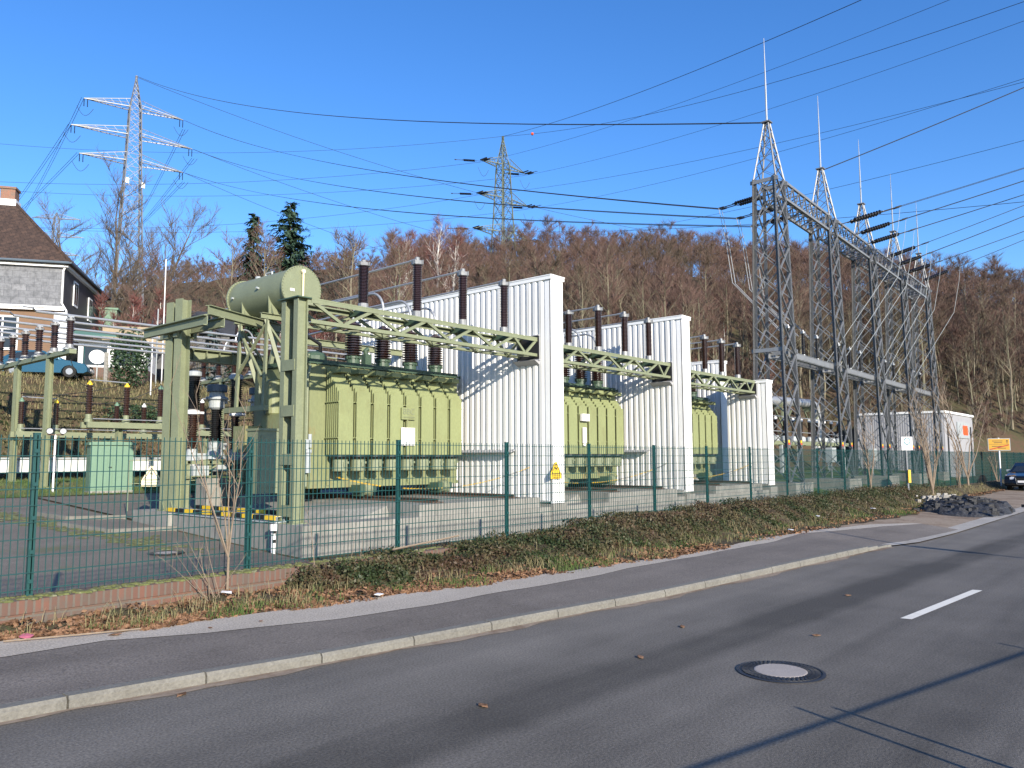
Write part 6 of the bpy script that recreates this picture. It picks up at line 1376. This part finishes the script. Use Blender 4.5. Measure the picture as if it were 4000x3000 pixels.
n = 13000; x = rs.uniform(1.5, 48, n); x = np.where(rs.rand(n) < .5, rs.uniform(1.5, 14, n), x); t = rs.beta(1.3, 2.4, n) * .5; kp = np.sin(x * 3.7) + np.sin(x * 1.3 + 4) + rs.normal(0, .5, n) > -.6; P = verge_pt(x[kp], t[kp]); P[:, 2] += .012 + rs.rand(len(P)) * .02
x2 = rs.uniform(1.0, 7.0, 4200); P2 = verge_pt(x2, rs.beta(1.1, 1.3, 4200)); P2[:, 2] += .01 + rs.rand(4200) * .02; P = np.concatenate([P, P2])
raw_obj('dead_leaves', *leaves_np(P, .034, 2, .6, .6), 'leaf', 'stuff')
n = 4200; cxs = rs.uniform(2, 50, 220); cts = .26 + .5 * rs.rand(220) ** 2; ci = rs.randint(0, 220, n); x = cxs[ci] + rs.normal(0, .13, n); t = np.clip(cts[ci] + rs.normal(0, .06, n), .03, 1); P = verge_pt(x, t)
raw_obj('grass_tufts', *blades_np(P, .16, .004, 3, .7), 'dry', 'stuff')
n = 5000; ci = rs.randint(0, 60, n); cxs = rs.uniform(2, 30, 60); cts = rs.uniform(.08, .5, 60); P = verge_pt(cxs[ci] + rs.normal(0, .16, n), np.clip(cts[ci] + rs.normal(0, .06, n), .03, 1))
raw_obj('green_grass_tufts', *blades_np(P, .09, .004, 4, .6), 'grassm', 'stuff')
# bank: dry grass and creeper
n = 26000; x = rs.uniform(4, 48, n); d = rs.uniform(-.3, 9.5, n); y = np.interp(x, PL[:, 0], PL[:, 1]) + d * 1.02; P = np.stack([x, y, terrain_z(x, y) - .03], -1)
raw_obj('bank_grass', *blades_np(P, .30, .016, 5, .8), 'dry', 'stuff')
n = 16000; x = rs.uniform(4, 48, n); d = rs.uniform(-.3, 5, n); kp = np.sin(x * .8) + np.sin(x * .33 + d) + rs.normal(0, .5, n) > .2; x, d = x[kp], d[kp]; y = np.interp(x, PL[:, 0], PL[:, 1]) + d; P = np.stack([x, y, terrain_z(x, y) + .05 + .2 * rs.rand(len(x))], -1)
raw_obj('bank_creeper', *leaves_np(P, .09, 6), 'ivy', 'stuff')
n = 14000; x = rs.uniform(3, 18, n); y = rs.uniform(29.3, 37.2, n); P = np.stack([x, y, terrain_z(x, y) + .05], -1); raw_obj('lawn_grass', *blades_np(P, .09, .007, 7, .6), 'grassm', 'stuff')
# single leaves and bits of litter on the road and pavement
lr = random.Random(4)
def bit(name, lab, cat, x, y, z, s_, m, grp=None):
    b = MB(); a = lr.uniform(0, 6.28); ca_, sa_ = math.cos(a), math.sin(a); pl_ = [(-1, 0, .0), (-.3, .55, .25), (.5, .5, .1), (1, 0, .35), (.45, -.55, .12), (-.35, -.5, .3)]
    vs = [(x + (u * ca_ - v * sa_) * s_, y + (u * sa_ + v * ca_) * s_, z + .004 + h * s_ * .5) for u, v, h in pl_]; vs += [(p[0], p[1], p[2] + .004) for p in vs]
    b.add(vs, [(5, 4, 3, 2, 1, 0), (6, 7, 8, 9, 10, 11)] + [(i, (i + 1) % 6, 6 + (i + 1) % 6, 6 + i) for i in range(6)]); return single(b, name, m, lab, cat, (x, y, z), grp)
for x, y, lab in ((4.35, 4.07, 'fallen brown leaf on the road left of the manhole cover'), (7.7, 4.3, 'fallen leaf on the road near the kerb'), (8.2, 3.06, 'crumpled leaf on the road before the lane marking'), (6.3, 3.95, 'curled reddish leaf in mid road'), (3.05, 6.02, 'brown leaf lying against the kerb'), (10.8, 3.6, 'small leaf on the far part of the road')):
    bit('fallen_leaf', lab, 'leaf', x, y, -1.798, .05, 'leaf', 'single leaves on the road')
for x, y, lab in ((3.35, 7.95, 'large pale leaf on the pavement edge at the left'), (4.1, 7.55, 'dark leaf on the pale pavement strip'), (4.6, 7.45, 'small dark leaf on the pale pavement strip, further right')):
    bit('fallen_leaf', lab, 'leaf', x, y, -1.668, .06 if 'large' in lab else .03, 'leaf', 'single leaves on the pavement')
bit('plastic_wrapper', 'pink and white plastic wrapper at the verge edge, far left', 'litter', 2.75, 8.45, -1.66, .11, 'pink')
for x, y, z, lab in ((6.3, 7.62, -1.64, 'white carton scrap at the edge of the pavement'), (5.0, 8.85, -1.58, 'crumpled white paper at the foot of the left sapling'), (17.6, 7.05, -1.62, 'white paper scrap beside the far pavement'), (20.5, 7.5, -1.5, 'white plastic scrap in the far verge'), (24.5, 7.35, -1.5, 'torn white bag in the verge near the bus stop sign'), (15.2, 8.6, -1.32, 'white paper caught in the ivy')):
    bit('litter_scrap', lab, 'litter', x, y, z, .09, 'litter', 'white litter along the verge')
b = MB(); b.tube([(2.55, 8.42, -1.655), (3.1, 8.16, -1.65), (3.62, 8.0, -1.655)], .009, 5); single(b, 'dry_stalk', 'sap', 'long pale dry stalk lying at the pavement edge', 'stalk', (3, 8.2, -1.65))
b = MB(); b.tube([(7.6, 8.9, -1.3), (8.6, 8.95, -1.24), (8.95, 8.9, -1.2)], .014, 5); single(b, 'dead_branch', 'sap', 'pale dead branch lying on the ivy below the fence', 'branch', (8, 8.9, -1.3))
